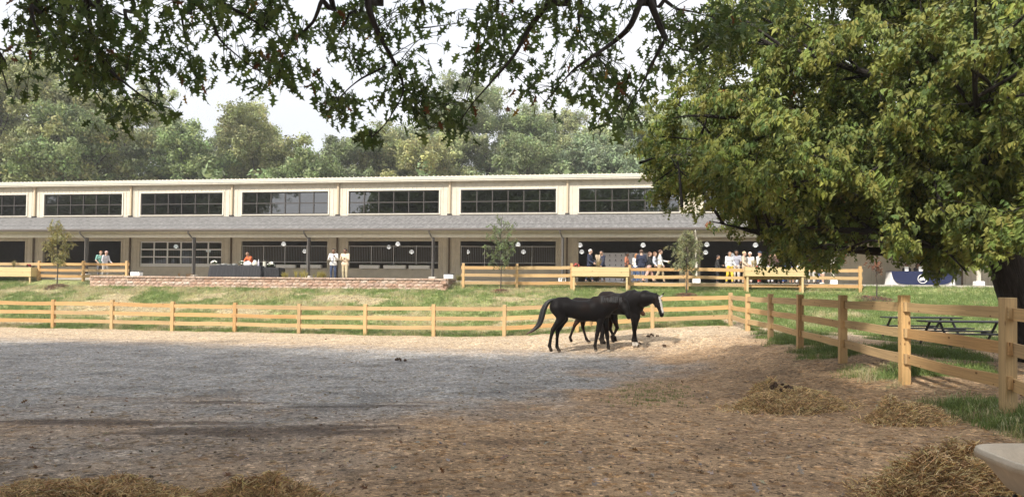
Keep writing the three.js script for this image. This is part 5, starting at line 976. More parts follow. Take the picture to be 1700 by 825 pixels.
  // the right crowd
  const rest = [
    [1191, 'person in dark clothes at the left of the right crowd, in the shade', { h: 1.6, top: [0.03, 0.03, 0.03], bottom: jet, skin: 'tan', hair: [0.03, 0.02, 0.02], turn: 1.4 }, 3.4],
    [1212, 'person in a pale shirt and bright yellow trousers behind the fence', { h: 1.72, top: [0.6, 0.6, 0.6], bottom: [0.7, 0.5, 0.05], skin: 'tan', hair: [0.03, 0.02, 0.02], turn: 0.3 }, 4.9],
    [1223.5, 'man in a grey shirt and light trousers beside the yellow trousers', { h: 1.78, top: [0.3, 0.3, 0.35], bottom: [0.55, 0.5, 0.45], skin: 'brown', hair: [0.02, 0.015, 0.01], turn: -0.5, sleeves: 'short' }, 4.8],
    [1236, 'fair-haired person in a cream top left of the right planter', { h: 1.72, fem: true, top: [0.55, 0.45, 0.33], bottom: [0.5, 0.4, 0.3], hair: [0.5, 0.38, 0.22], turn: 1.0 }, 4.9],
    [1246, 'white-haired person in a white top behind the right planter', { h: 1.7, fem: true, top: whiteC, bottom: [0.55, 0.5, 0.45], hair: [0.7, 0.66, 0.58], turn: -0.8 }, 4.6],
    [1261, 'man in a dark cap and white shirt behind the right planter', { h: 1.72, top: whiteC, bottom: [0.4, 0.05, 0.03], cap: [0.03, 0.04, 0.07], turn: 0.8 }, 4.7],
    [1280, 'man in a brown shirt and pale jeans in the middle of the right crowd', { h: 1.76, top: [0.08, 0.05, 0.035], bottom: [0.45, 0.45, 0.48], skin: 'brown', hair: [0.03, 0.02, 0.015], turn: 2.6 }, 4.8],
    [1290, 'woman with a raised hand right of the man in brown', { h: 1.66, fem: true, top: [0.1, 0.05, 0.05], bottom: jet, hair: [0.05, 0.03, 0.02], turn: -1.0, armR: [0.9, 0.1, 1.7, 0.1] }, 4.4],
    [1304, 'man in a dark green shirt and blue jeans in the right crowd', { h: 1.76, top: [0.02, 0.035, 0.03], bottom: [0.05, 0.08, 0.2], skin: 'tan', hair: [0.02, 0.018, 0.016], turn: 1.5 }, 4.8],
    [1315, 'person in a bright blue skirt left of the dry grass in the right planter', { h: 1.62, fem: true, top: [0.05, 0.06, 0.1], bottom: [0.03, 0.06, 0.4], kind: 'skirt', skin: 'tan', hair: [0.04, 0.03, 0.02], turn: -0.6 }, 4.9],
    [1326, 'person in white trousers behind the dry grass of the right planter', { h: 1.7, fem: true, top: [0.5, 0.42, 0.3], bottom: whiteC, hair: [0.06, 0.035, 0.02], turn: 1.2 }, 4.9],
    [1348, 'man in a black jacket and light trousers right of the right planter', { h: 1.84, top: jet, jacket: true, bottom: [0.5, 0.47, 0.42], hair: [0.28, 0.24, 0.2], turn: 2.8 }, 4.9],
    [1361, 'person in a light blue shirt partly hidden by the man in a polo shirt', { h: 1.66, fem: true, top: [0.35, 0.5, 0.75], bottom: [0.1, 0.12, 0.2], hair: [0.06, 0.03, 0.02], turn: 1.2 }, 4.4],
    [1367, 'young man in a grey-blue polo shirt and white shorts at the right of the crowd', { h: 1.8, top: [0.16, 0.2, 0.32], sleeves: 'short', bottom: [0.62, 0.6, 0.56], kind: 'shorts', hair: [0.12, 0.06, 0.035], turn: -1.3, armR: [0.3, 0.1, 1.2, 0.2], shoes: [0.6, 0.6, 0.58] }, 4.9],
  ];
  for (const [px, label, o, t] of rest) person(label, F0(px, t), o);
  const sit = [[1506, 'person in black seated leftmost behind the blue table', 'tan', jet, [0.03, 0.02, 0.02]], [1525, 'person in dark grey seated second from the left behind the blue table', 'tan', [0.05, 0.05, 0.06], [0.08, 0.04, 0.02]], [1542, 'red-haired person in a rust top seated third behind the blue table', 'pale', [0.16, 0.05, 0.04], [0.25, 0.07, 0.03]], [1559, 'person in black seated rightmost behind the blue table', 'brown', jet, [0.02, 0.016, 0.014]]];
  sit.forEach(([px, label, skin, c, hair], i) => { const p = F0(px, 1.5); person(label, p, { h: 1.7, fem: true, seated: true, turn: -TH, skin, top: c, bottom: jet, hair, longHair: i > 0, armL: [0.5, 0.1, 0.9, 0.3], armR: [0.5, 0.1, 0.9, 0.3] }); folding(p, ['leftmost', 'second', 'third', 'rightmost'][i]); });
}
function folding(p, word) {
  const t = thing('folding_chair', `dark folding chair, ${word} behind the blue table`, 'chair', p.toArray(), -TH, 'folding chairs behind the blue table'), m = M.bronze;
  part('seat', rb(0.42, 0.03, 0.4, 0, 0.385, 0.05, 0.01), m, t); part('backrest', rb(0.42, 0.22, 0.03, 0, 0.7, -0.2, 0.01), m, t);
  for (const s of [-1, 1]) { part('leg', tube([V(s * 0.2, 0.0, 0.22), V(s * 0.2, 0.82, -0.22)], [0.013, 0.013], 6), m, t); part('leg', tube([V(s * 0.18, 0, -0.22), V(s * 0.18, 0.38, 0.16)], [0.013, 0.013], 6), m, t); }
}
// ------------------------------------------------------------ things on the forecourt and terrace
const turnB = -TH;
function placeB(px, t, y) { const q = on(px, 460, t); return V(q.p.x, y, q.p.z); }
const scaleAt = (px, t) => F / -on(px, 460, t).p.z;   // pixels per metre there
// ---- raised wooden planters on legs
function planter(label, x0, x1, t0) {
  const a = on(x0, 460, t0), b = on(x1, 460, t0), w = b.s - a.s, mid = world((a.s + b.s) / 2, 0, t0), gy = height(mid.x, mid.z), t = thing('raised_planter', label, 'planter', [mid.x, gy, mid.z], turnB);
  const top0 = on((x0 + x1) / 2, 443.5, t0).y - gy, bot = on((x0 + x1) / 2, 459, t0).y - gy, hh = (top0 - bot) / 2;
  for (const k of [0, 1]) part('board', rb(w, hh - 0.006, 0.04, 0, bot + hh * (k + 0.5), 0, 0.006, 0, k * 3 + x0), M.paleWood, t), part('board', rb(w, hh - 0.006, 0.04, 0, bot + hh * (k + 0.5), -0.62, 0.006, 0, k * 5), M.paleWood, t);
  for (const s of [-1, 1]) { part('end_board', rb(0.04, top0 - bot, 0.576, s * (w / 2 - 0.022), (top0 + bot) / 2, -0.31, 0.006, 2), M.paleWood, t); for (const z of [0.032, -0.652]) part('leg', rb(0.1, top0 + 0.1, 0.07, s * (w / 2 - 0.12), (top0 - 0.1) / 2, z - (z > 0 ? 0.09 : -0.09), 0.008, 1), M.paleWood, t); }
  part('soil', lim(-w / 2 + 0.045, w / 2 - 0.045, bot + 0.02, top0 - 0.05, -0.597, -0.023), M.soil, t);
  return { mid, top: gy + top0 - 0.05, w };
}
const bladeGeo = (() => { const pos = [], R = rng(3); for (let i = 0; i < 34; i++) { const a = R() * 6.28, l = 0.75 + 0.35 * R(), o = 0.12 + 0.38 * R(), w = 0.011, dx = Math.cos(a), dz = Math.sin(a), P = (k) => [dx * o * k * k * l, l * (k - 0.25 * k * k * o * 2), dz * o * k * k * l]; for (let k = 0; k < 3; k++) { const p = P(k / 3), q = P((k + 1) / 3), s = w * (1 - k / 3), e = w * (1 - (k + 1) / 3); pos.push(p[0] - dz * s, p[1], p[2] + dx * s, p[0] + dz * s, p[1], p[2] - dx * s, q[0] - dz * e, q[1], q[2] + dx * e, p[0] + dz * s, p[1], p[2] - dx * s, q[0] + dz * e, q[1], q[2] - dx * e, q[0] - dz * e, q[1], q[2] + dx * e); } } const g = new THREE.BufferGeometry(); g.setAttribute('position', new THREE.Float32BufferAttribute(pos, 3)); g.computeVertexNormals(); return g; })();
function ornamental(label, p, h, c, n = 5, spread = 0.14, head) {
  const t = thing('ornamental_grass', label, 'plant', p.toArray()), R = rng(Math.round(p.x * 99 + p.z)), gs = [];
  for (let i = 0; i < n * 2; i++) { const g = bladeGeo.clone(); g.rotateY(R() * 6.28); g.scale(h * (0.8 + 0.3 * R()) * 0.8, h * (0.75 + 0.4 * R()), h * 0.8); g.translate((R() - 0.5) * spread * 2, 0, (R() - 0.5) * spread); gs.push(g); }
  part('blades', gs, leafMat(c, 0.3), t);
  if (head) { const hs = []; for (let i = 0; i < 14; i++) { const a = R() * 6.28, r = 0.28 * R() * h, y = h * (0.8 + 0.3 * R()); hs.push(tube([V(Math.cos(a) * r * 0.5, y * 0.6, Math.sin(a) * r * 0.5), V(Math.cos(a) * r, y, Math.sin(a) * r), V(Math.cos(a) * r * 1.25, y + 0.14 * h, Math.sin(a) * r * 1.25)], [0.006, 0.028 * h + 0.01, 0.006], 5)); } part('plumes', hs, mat(head, 0.95), t); }
}
function flowers(label, p, c, r = 0.16, name = 'flowering_plant') {
  const t = thing(name, label, 'flowers', p.toArray()), R = rng(Math.round(p.x * 77 + p.z * 13)), lf = [], fl = [];
  for (let i = 0; i < 26; i++) { const d = V(R() - 0.5, R() * 0.7, R() - 0.5).normalize(), g = pointedLeaf(0.12, 0.05); g.applyMatrix4(aim(d.clone().multiplyScalar(r * 0.5).add(V(0, r * 0.5, 0)), d, 1, R() * 6)); lf.push(g); }
  for (let i = 0; i < 15; i++) { const d = V(R() - 0.5, R() * 0.8, R() - 0.5).normalize(), g = new THREE.IcosahedronGeometry(0.032 + 0.02 * R(), 1); g.translate(d.x * r, r * 0.6 + d.y * r, d.z * r); fl.push(g); }
  part('leaves', lf, leafMat([0.09, 0.15, 0.05], 0.3), t); part('blossoms', fl, mat(c, 0.8), t); return t;
}
{
  let p = planter('pale wooden planter box on legs cut off by the left edge of the picture', -38, 50, 6.4);
  ornamental('tuft of dry grass in the planter at the far left', placeB(21, 6.1, p.top), 0.6, [0.4, 0.34, 0.16], 3, 0.08); flowers('dark red flowers at the right end of the far left planter', placeB(46, 6.1, p.top), [0.2, 0.02, 0.02], 0.14);
  p = planter('pale wooden planter box on legs in front of the white backdrop', 949, 1045, 6.9);
  ornamental('pale dry plumed grass in the planter before the white backdrop', placeB(993, 6.6, p.top), 0.62, [0.5, 0.4, 0.22], 4, 0.1, [0.6, 0.48, 0.34]); flowers('small red flowers at the left end of the planter before the backdrop', placeB(957, 6.6, p.top), [0.35, 0.05, 0.04], 0.15);
  p = planter('pale wooden planter box on legs in front of the right crowd', 1238, 1338, 6.9);
  ornamental('spiky dry grass at the left end of the right planter', placeB(1252, 6.6, p.top), 0.6, [0.5, 0.4, 0.2], 4, 0.1); ornamental('tall feathery dry grass at the right end of the right planter', placeB(1321, 6.6, p.top), 0.66, [0.5, 0.4, 0.22], 4, 0.12, [0.62, 0.47, 0.3]);
  const y = 2.03;
  ornamental('yellow-green grass clump left of three behind the block wall', placeB(472, 5.6, y), 0.62, [0.34, 0.29, 0.07], 5, 0.2); ornamental('yellow-green grass clump, widest and middle of three behind the block wall', placeB(498, 5.6, y), 0.68, [0.36, 0.31, 0.08], 9, 0.42); ornamental('yellow-green grass clump nearest the man in white', placeB(530, 5.6, y), 0.62, [0.34, 0.29, 0.07], 8, 0.34);
  ornamental('green-brown grass clump between the right end of the block wall and the fence', placeB(760, 5.2, y - 0.1), 0.6, [0.25, 0.22, 0.07], 6, 0.22); ornamental('low brown dried plant on the block wall below the glazed door', placeB(305, 6.0, y), 0.42, [0.24, 0.14, 0.05], 7, 0.5); ornamental('dry brown plant at the foot of the porch post, left of the backdrop planter', placeB(934, 5.0, y - 0.05), 0.5, [0.26, 0.2, 0.09], 4, 0.14);
}
// ---- black-clothed buffet tables and what stands on them
function clothTable(name, label, x0, x1, t0, hgt, m, y0 = 2.03, drape = 0.02, depth = 0.76) {
  const a = on(x0, 460, t0), b = on(x1, 460, t0), w = b.s - a.s, mid = world((a.s + b.s) / 2, 0, t0 - depth / 2), t = thing(name, label, 'table', [mid.x, y0, mid.z], turnB);
  const pos = [], idx = [], R = rng(x0), n = 96, rim = []; // draped skirt, wavy at the foot
  for (let k = 0; k < n; k++) { const q = k / n * 4, e = Math.floor(q), f = q - e; rim.push(e === 0 ? [-w / 2 + w * f, depth / 2] : e === 1 ? [w / 2, depth / 2 - depth * f] : e === 2 ? [w / 2 - w * f, -depth / 2] : [-w / 2, -depth / 2 + depth * f]); }
  for (const [lv, yy] of [[0, hgt], [1, hgt - 0.03], [2, hgt * 0.5], [3, 0.03]]) rim.forEach(([x, z], k) => { const o = lv < 2 ? (lv ? 0.012 : 0) : (0.018 * (lv - 1)) * (1 + Math.sin(k * 1.9) * 0.8) + 0.012 + drape * (lv - 1); pos.push(x + Math.sign(x) * o * (Math.abs(x) > w / 2 - 0.01 ? 1 : 0), yy, z + Math.sign(z) * o * (Math.abs(z) > depth / 2 - 0.01 ? 1 : 0)); });
  for (let l = 0; l < 3; l++) for (let k = 0; k < n; k++) { const p = l * n + k, q = l * n + (k + 1) % n; idx.push(p, p + n, q, q, p + n, q + n); }
  const c = pos.length / 3; pos.push(0, hgt + 0.001, 0); for (let k = 0; k < n; k++) idx.push(c, k, (k + 1) % n);
  const g = new THREE.BufferGeometry(); g.setAttribute('position', new THREE.Float32BufferAttribute(pos, 3)); g.setIndex(idx); g.computeVertexNormals();
  part('tablecloth', muv(g), m, t); part('table_top', rb(w - 0.02, 0.03, depth - 0.02, 0, hgt - 0.02, 0, 0.005), M.bronze, t);
  for (const sx of [-1, 1]) for (const sz of [-1, 1]) part('leg', tube([V(sx * (w / 2 - 0.12), 0, sz * (depth / 2 - 0.1)), V(sx * (w / 2 - 0.12), hgt - 0.035, sz * (depth / 2 - 0.1))], [0.016, 0.016], 6), M.bronze, t);
  return { t, w, y: y0 + hgt, s0: a.s, depth, t0 };
}
{
  const black = mat([0.03, 0.03, 0.033], 0.95), char = mat([0.018, 0.018, 0.02], 0.95), H = 0.78;
  const b1 = clothTable('buffet_table', 'long black-clothed buffet table, left of three on the forecourt', 347, 396, 5.9, H, black);
  clothTable('buffet_table', 'black-clothed buffet table in front of the person in orange', 397.5, 431, 5.9, H - 0.01, black); clothTable('buffet_table', 'lower black-clothed table at the right end of the buffet', 432, 461, 5.7, 0.68, char);
  const top0 = 2.03 + H;
  flowers('white flowers at the left end of the buffet table', placeB(354, 5.6, top0), [0.75, 0.74, 0.66], 0.17, 'flower_arrangement'); flowers('white flowers in the middle of the buffet, left of the person in orange', placeB(400, 5.6, top0 - 0.01), [0.75, 0.74, 0.66], 0.17, 'flower_arrangement'); flowers('white flowers at the right end of the buffet, on the low table', placeB(449, 5.4, 2.71), [0.75, 0.74, 0.66], 0.2, 'flower_arrangement');
  const plate = new THREE.LatheGeometry([[0, 0.01], [0.1, 0.01], [0.16, 0.035], [0.165, 0.035], [0.11, 0], [0, 0]].map(([x, y]) => new THREE.Vector2(x, y)), 16);
  ['leftmost', 'second', 'third', 'fourth'].forEach((word, i) => { const t = thing('plate_stack', `stack of white plates, ${word} of four along the left buffet table`, 'plates', placeB(362 + i * 9, 5.55, top0).toArray(), 0, 'white plate stacks on the buffet'); for (let k = 0; k < 3 + (i % 2) * 2; k++) part('plate', plate, M.white, t).position.y = k * 0.022; });
  // bundled white paper bag, jug, bottle
  const bag = blob([bone(V(-0.16, 0.1, 0), V(0.1, 0.1, 0), 0.12, 0.11), bone(V(-0.1, 0.18, 0), V(0.06, 0.2, 0.03), 0.07, 0.06)], 0.025, 0.08, X1, (x, y) => -y);
  let t = thing('paper_bag', 'crumpled white bag in front of the person in orange', 'bag', placeB(411, 5.65, top0 - 0.01).toArray()); part('bag', bag, M.white, t); part('fold', bx(0.16, 0.05, 0.02, 0, 0.25, 0.04), M.white, t);
  t = thing('water_jug', 'pale round water jug right of the white bag', 'jug', placeB(422, 5.65, top0 - 0.01).toArray()); part('jar', new THREE.LatheGeometry([[0, 0], [0.13, 0], [0.15, 0.08], [0.14, 0.22], [0.09, 0.27], [0.09, 0.29], [0, 0.29]].map(([x, y]) => new THREE.Vector2(x, y)), 16), mat([0.7, 0.66, 0.55], 0.4), t); part('lid', new THREE.CylinderGeometry(0.07, 0.095, 0.04, 14).translate(0, 0.31, 0), M.white, t);
  t = thing('bottle', 'tall pale bottle standing right of the water jug', 'bottle', placeB(428, 5.65, top0 - 0.01).toArray()); part('bottle_body', new THREE.LatheGeometry([[0, 0], [0.05, 0], [0.052, 0.22], [0.02, 0.3], [0.02, 0.36], [0, 0.36]].map(([x, y]) => new THREE.Vector2(x, y)), 12), mat([0.6, 0.58, 0.66], 0.3), t); part('cap', new THREE.CylinderGeometry(0.023, 0.023, 0.03, 10).translate(0, 0.37, 0), M.white, t);
  t = thing('drink_dispenser', 'pale drink dispenser with a dark lid on the low buffet table', 'dispenser', placeB(438, 5.4, 2.71).toArray()); part('tank', new THREE.CylinderGeometry(0.09, 0.1, 0.36, 14).translate(0, 0.2, 0), mat([0.62, 0.6, 0.5], 0.35), t); part('lid', new THREE.CylinderGeometry(0.12, 0.12, 0.05, 14).translate(0, 0.41, 0), M.bronze, t); part('tap', bx(0.03, 0.03, 0.08, 0, 0.08, 0.13), M.bronze, t);
}
// ---- white boxes on the wall ends
for (const [px, t0, label] of [[225.5, 6.6, 'white box with a dark lid on the left part of the block wall'], [745, 6.5, 'white box with a dark lid on the right end of the block wall']]) {
  const p = placeB(px, t0, 2.13), t = thing('cooler_box', label, 'cooler', p.toArray(), turnB + 0.1), w = 16 / scaleAt(px, t0);
  part('tub', rb(w, 0.24, 0.36, 0, 0.12, 0, 0.03), M.white, t); part('lid', rb(w + 0.03, 0.05, 0.39, 0, 0.266, 0, 0.02), M.bronze, t); part('handle', tube([V(-w / 2 - 0.01, 0.16, -0.08), V(-w / 2 - 0.05, 0.18, 0), V(-w / 2 - 0.01, 0.16, 0.08)], [0.012, 0.012, 0.012], 5), M.bronze, t);
}
// ---- white troughs with green plants on the sills of the barred bays
[[474, 34, 'left trough in the barred bay behind the buffet'], [516, 36, 'right trough in the barred bay behind the buffet'], [613, 34, 'left trough in the barred bay right of the two men'], [655, 38, 'middle trough in the barred bay right of the two men'], [696, 36, 'right trough in the barred bay right of the two men']].forEach(([px, wpx, label]) => {
  const p = placeB(px, 0.12, Y.sill - 0.02), w = wpx / scaleAt(px, 0.12), t = thing('window_trough', 'white ' + label, 'planter', p.toArray(), turnB, 'white troughs below the bars');
  part('trough', [rb(w, 0.22, 0.03, 0, 0.11, 0.12, 0.008), rb(w, 0.22, 0.03, 0, 0.11, -0.08, 0.008), bx(0.03, 0.2, 0.168, w / 2 - 0.016, 0.1, 0.02), bx(0.03, 0.2, 0.168, -w / 2 + 0.016, 0.1, 0.02), bx(w - 0.066, 0.03, 0.166, 0, 0.02, 0.02)], M.white, t); for (const s of [-1, 1]) part('bracket', bx(0.05, 0.05, 0.16, s * w * 0.35, -0.03, 0.02), M.steel, t);
  const R = rng(px), lf = []; for (let i = 0; i < 44; i++) { const d = V((R() - 0.5) * 1.6, 0.4 + R(), R() - 0.5).normalize(), g = pointedLeaf(0.16, 0.06); g.applyMatrix4(aim(V((R() - 0.5) * w * 0.85 * (0.4 + 0.6 * R()), 0.15, 0.02), d, 1, R() * 6)); lf.push(g); } part('plants', lf, leafMat([0.08, 0.14, 0.05], 0.3), t);
});
// ---- white backdrop with rows of small printed marks
{
  const a = on(998, 440, 1.2), b = on(1076, 440, 1.2), w = b.s - a.s, top0 = on(1037, 420, 1.2).y, hh = top0 - FLOOR - 0.05, mid = world((a.s + b.s) / 2, FLOOR, 1.2);
  const print = tex(512, 512, (u, v) => { const c = u * 8, r = v * 6, x = (c % 1) - 0.5, y = (r % 1) - 0.5; const drop = Math.hypot(x * 1.6, (y - 0.06) * 1.0) < 0.16 - Math.max(0, y) * 0.25, bar = Math.abs(y + 0.24) < 0.03 && Math.abs(x) < 0.2; return drop || bar ? [0.2, 0.22, 0.34] : [0.9, 0.9, 0.92]; });
  const g = new THREE.BoxGeometry(w, hh, 0.02); g.translate(0, hh / 2 + 0.05, 0);
  const t = thing('event_backdrop', 'white backdrop screen with rows of small dark marks in the open doorway', 'backdrop', mid.toArray(), turnB); part('screen', g, mat([0.72, 0.72, 0.74], 0.8, { map: print }), t);
  for (const s of [-1, 1]) { part('stand_pole', tube([V(s * (w / 2 - 0.05), 0, -0.04), V(s * (w / 2 - 0.05), hh + 0.05, -0.04)], [0.018, 0.018], 6), M.steel, t); part('stand_foot', rb(0.08, 0.03, 0.6, s * (w / 2 - 0.05), 0.016, -0.04, 0.01), M.steel, t); }
}
// ---- table with the blue cloth
{
  const blue = mat([0.012, 0.02, 0.075], 0.85, { map: rep(T.cloth, 0.6) }), wc = mat([0.7, 0.69, 0.67], 0.9);
  const T0 = clothTable('registration_table', 'table under a navy cloth with a round white emblem, below the big leafy tree', 1481, 1583, 2.6, 0.76, wc, FLOOR, 0.01);
  const w = T0.w, n = 30, pos = [], idx = [], d = T0.depth / 2 + 0.15;
  for (let i = 0; i <= n; i++) { const u = i / n * 2 - 1, x = u * (w / 2 + 0.06), foot = 0.76 - 0.72 * Math.pow(1 - Math.pow(Math.abs(u), 7), 0.6); for (let k = 0; k <= 5; k++) { const y = lerp(0.775, foot, k / 5); pos.push(x, y, d - 0.05 + 0.03 * k / 5 + 0.006 * Math.sin(i * 1.4) * k / 5); } }
  for (let i = 0; i < n; i++) for (let k = 0; k < 5; k++) { const a = i * 6 + k, b = a + 6; idx.push(a, a + 1, b, b, a + 1, b + 1); }
  const g = new THREE.BufferGeometry(); g.setAttribute('position', new THREE.Float32BufferAttribute(pos, 3)); g.setIndex(idx); g.computeVertexNormals();
  const cl = part('overcloth', [muv(g), bx(w + 0.1, 0.012, T0.depth + 0.06, 0, 0.772, 0)], blue, T0.t); blue.side = THREE.DoubleSide; cl.userData.label = 'navy overcloth with a round white emblem';
  // emblem: white ring round a leaping-animal silhouette
  const ring = new THREE.TorusGeometry(0.235, 0.022, 4, 40); ring.scale(1, 1, 0.2);
  const sh = new THREE.Shape(); sh.moveTo(-0.15, -0.02); sh.quadraticCurveTo(-0.1, 0.08, 0.0, 0.06); sh.quadraticCurveTo(0.06, 0.12, 0.14, 0.08); sh.lineTo(0.17, 0.03); sh.quadraticCurveTo(0.1, 0.03, 0.09, -0.03); sh.lineTo(0.13, -0.11); sh.lineTo(0.06, -0.06); sh.quadraticCurveTo(-0.02, -0.05, -0.06, -0.09); sh.lineTo(-0.13, -0.1); sh.closePath();
  const em = new THREE.ExtrudeGeometry(sh, { depth: 0.006, bevelEnabled: false }); em.scale(1.1, 1.1, 1);
  const e = part('emblem', [ring, em], M.white, cl); e.position.set(-0.02, 0.36, d + 0.0);
  [1506.5, 1530, 1558].forEach((px, i) => { const p = placeB(px, 2.5, FLOOR + 0.78), t = thing('table_sign', `small white upright card, ${['leftmost', 'middle', 'rightmost'][i]} of three on the blue table`, 'sign', p.toArray(), turnB, 'white cards on the blue table'); part('card', rb(0.2, 0.25, 0.01, 0, 0.13, 0, 0.004), M.white, t).rotation.x = -0.12; part('stand', bx(0.14, 0.012, 0.08, 0, 0.007, -0.02), M.white, t); });
}
// ---- dark picnic tables under the tree
function picnic(label, p, turn, w = 2.4) {
  const t = thing('picnic_table', label, 'picnic table', p.toArray(), turn, 'picnic tables under the tree'), m = M.picnic;
  for (let k = 0; k < 5; k++) part('table_board', rb(w, 0.04, 0.13, 0, 0.75, -0.3 + k * 0.15, 0.006, 0, k), m, t);
  for (const s of [-1, 1]) { for (const k of [0, 1]) part('bench_board', rb(w, 0.04, 0.13, 0, 0.44, s * (0.66 + k * 0.14), 0.006, 0, k + 7), m, t); }
  for (const s of [-1, 1]) { const x = s * (w / 2 - 0.3); part('leg', tube([V(x, 0, -0.7), V(x, 0.72, -0.22)], [0.035, 0.035], 6), m, t); part('leg', tube([V(x, 0, 0.7), V(x, 0.72, 0.22)], [0.035, 0.035], 6), m, t); part('cross_bar', bx(0.06, 0.06, 1.64, x, 0.385, 0), m, t); }
}
M.picnic = mat([0.035, 0.033, 0.032], 0.6);
{
  const g = (px, Z) => { const p = at(px, 560, Z); p.y = height(p.x, p.z); return p; };
  picnic('dark picnic table behind the right fence, left one of the pair', g(1530, 22.5), 0.12); picnic('dark picnic table behind the near thick post, right one of the pair', g(1610, 19.5), 0.05, 2.6);
}
// ---- wheelbarrow at the lower right
{
  const Z = 4.25, c = at(1800, 778, Z), gy = height(c.x, c.z), t = thing('wheelbarrow', 'pale grey plastic wheelbarrow cut off by the lower right corner', 'wheelbarrow', [c.x, gy, c.z], -0.12);
  const rimY = at(1680, 763, Z).y - gy, grey = mat([0.74, 0.63, 0.49], 0.6, { map: rep(T.speck, 0.5), bumpMap: rep(T.stone, 0.3), bumpScale: 0.002, side: THREE.DoubleSide });
  const pos = [], idx = [], n = 40, lv = [[1.0, 0.0, 1], [0.985, 0.025, 1], [0.94, 0.028, 1], [0.9, -0.01, 1], [0.66, -0.2, 0.9], [0.5, -0.25, 0.85], [0.0, -0.255, 0.8]];
  for (const [s, dy] of lv) for (let k = 0; k < n; k++) { const a = k / n * 6.283, ca = Math.cos(a), sa = Math.sin(a), e = 0.42, x = 0.52 * Math.sign(ca) * Math.pow(Math.abs(ca), e) * s, z = 0.36 * Math.sign(sa) * Math.pow(Math.abs(sa), e) * s; pos.push(x, rimY + dy + (x < 0 ? -0.06 * x * 0 : 0) + 0.03 * x, z); }
  for (let l = 0; l < lv.length - 1; l++) for (let k = 0; k < n; k++) { const a = l * n + k, b = l * n + (k + 1) % n; idx.push(a, b, a + n, b, b + n, a + n); }
  const g = new THREE.BufferGeometry(); g.setAttribute('position', new THREE.Float32BufferAttribute(pos, 3)); g.setIndex(idx); g.computeVertexNormals(); part('tray', muv(g), grey, t);
  const out = []; for (const p of [[1.0, 0.0], [0.995, -0.03], [0.93, -0.035], [0.69, -0.215], [0.5, -0.27], [0, -0.275]]) out.push(p); const pos2 = [], idx2 = [];
  for (const [s, dy] of out) for (let k = 0; k < n; k++) { const a = k / n * 6.283, ca = Math.cos(a), sa = Math.sin(a), e = 0.42; const x = 0.522 * Math.sign(ca) * Math.pow(Math.abs(ca), e) * s; pos2.push(x, rimY + dy + 0.03 * x, 0.362 * Math.sign(sa) * Math.pow(Math.abs(sa), e) * s); }
  for (let l = 0; l < out.length - 1; l++) for (let k = 0; k < n; k++) { const a = l * n + k, b = l * n + (k + 1) % n; idx2.push(a, a + n, b, b, a + n, b + n); }
  const g2 = new THREE.BufferGeometry(); g2.setAttribute('position', new THREE.Float32BufferAttribute(pos2, 3)); g2.setIndex(idx2); g2.computeVertexNormals(); part('tray_underside', muv(g2), grey, t);
  const blk = mat([0.02, 0.02, 0.02], 0.5);
  for (const s of [-1, 1]) { part('handle', tube([V(-0.46, 0.17, 0.06 * s), V(-0.2, rimY - 0.29, 0.2 * s), V(0.5, rimY - 0.2, 0.27 * s), V(1.1, rimY - 0.02, 0.3 * s)], [0.018, 0.018, 0.018, 0.02], 8), blk, t); part('leg', tube([V(0.3, rimY - 0.26, 0.24 * s), V(0.36, 0.05, 0.26 * s), V(0.42, 0.02, 0.26 * s)], [0.017, 0.017, 0.017], 8), blk, t); part('brace', tube([V(-0.3, rimY - 0.27, 0.15 * s), V(-0.44, 0.2, 0.08 * s)], [0.012, 0.012], 6), blk, t); }
  const wh = part('wheel', [new THREE.TorusGeometry(0.15, 0.05, 10, 26)], blk, t); wh.position.set(-0.46, 0.17, 0); part('rim', new THREE.CylinderGeometry(0.11, 0.11, 0.05, 18).rotateX(Math.PI / 2), M.steel, wh);
}

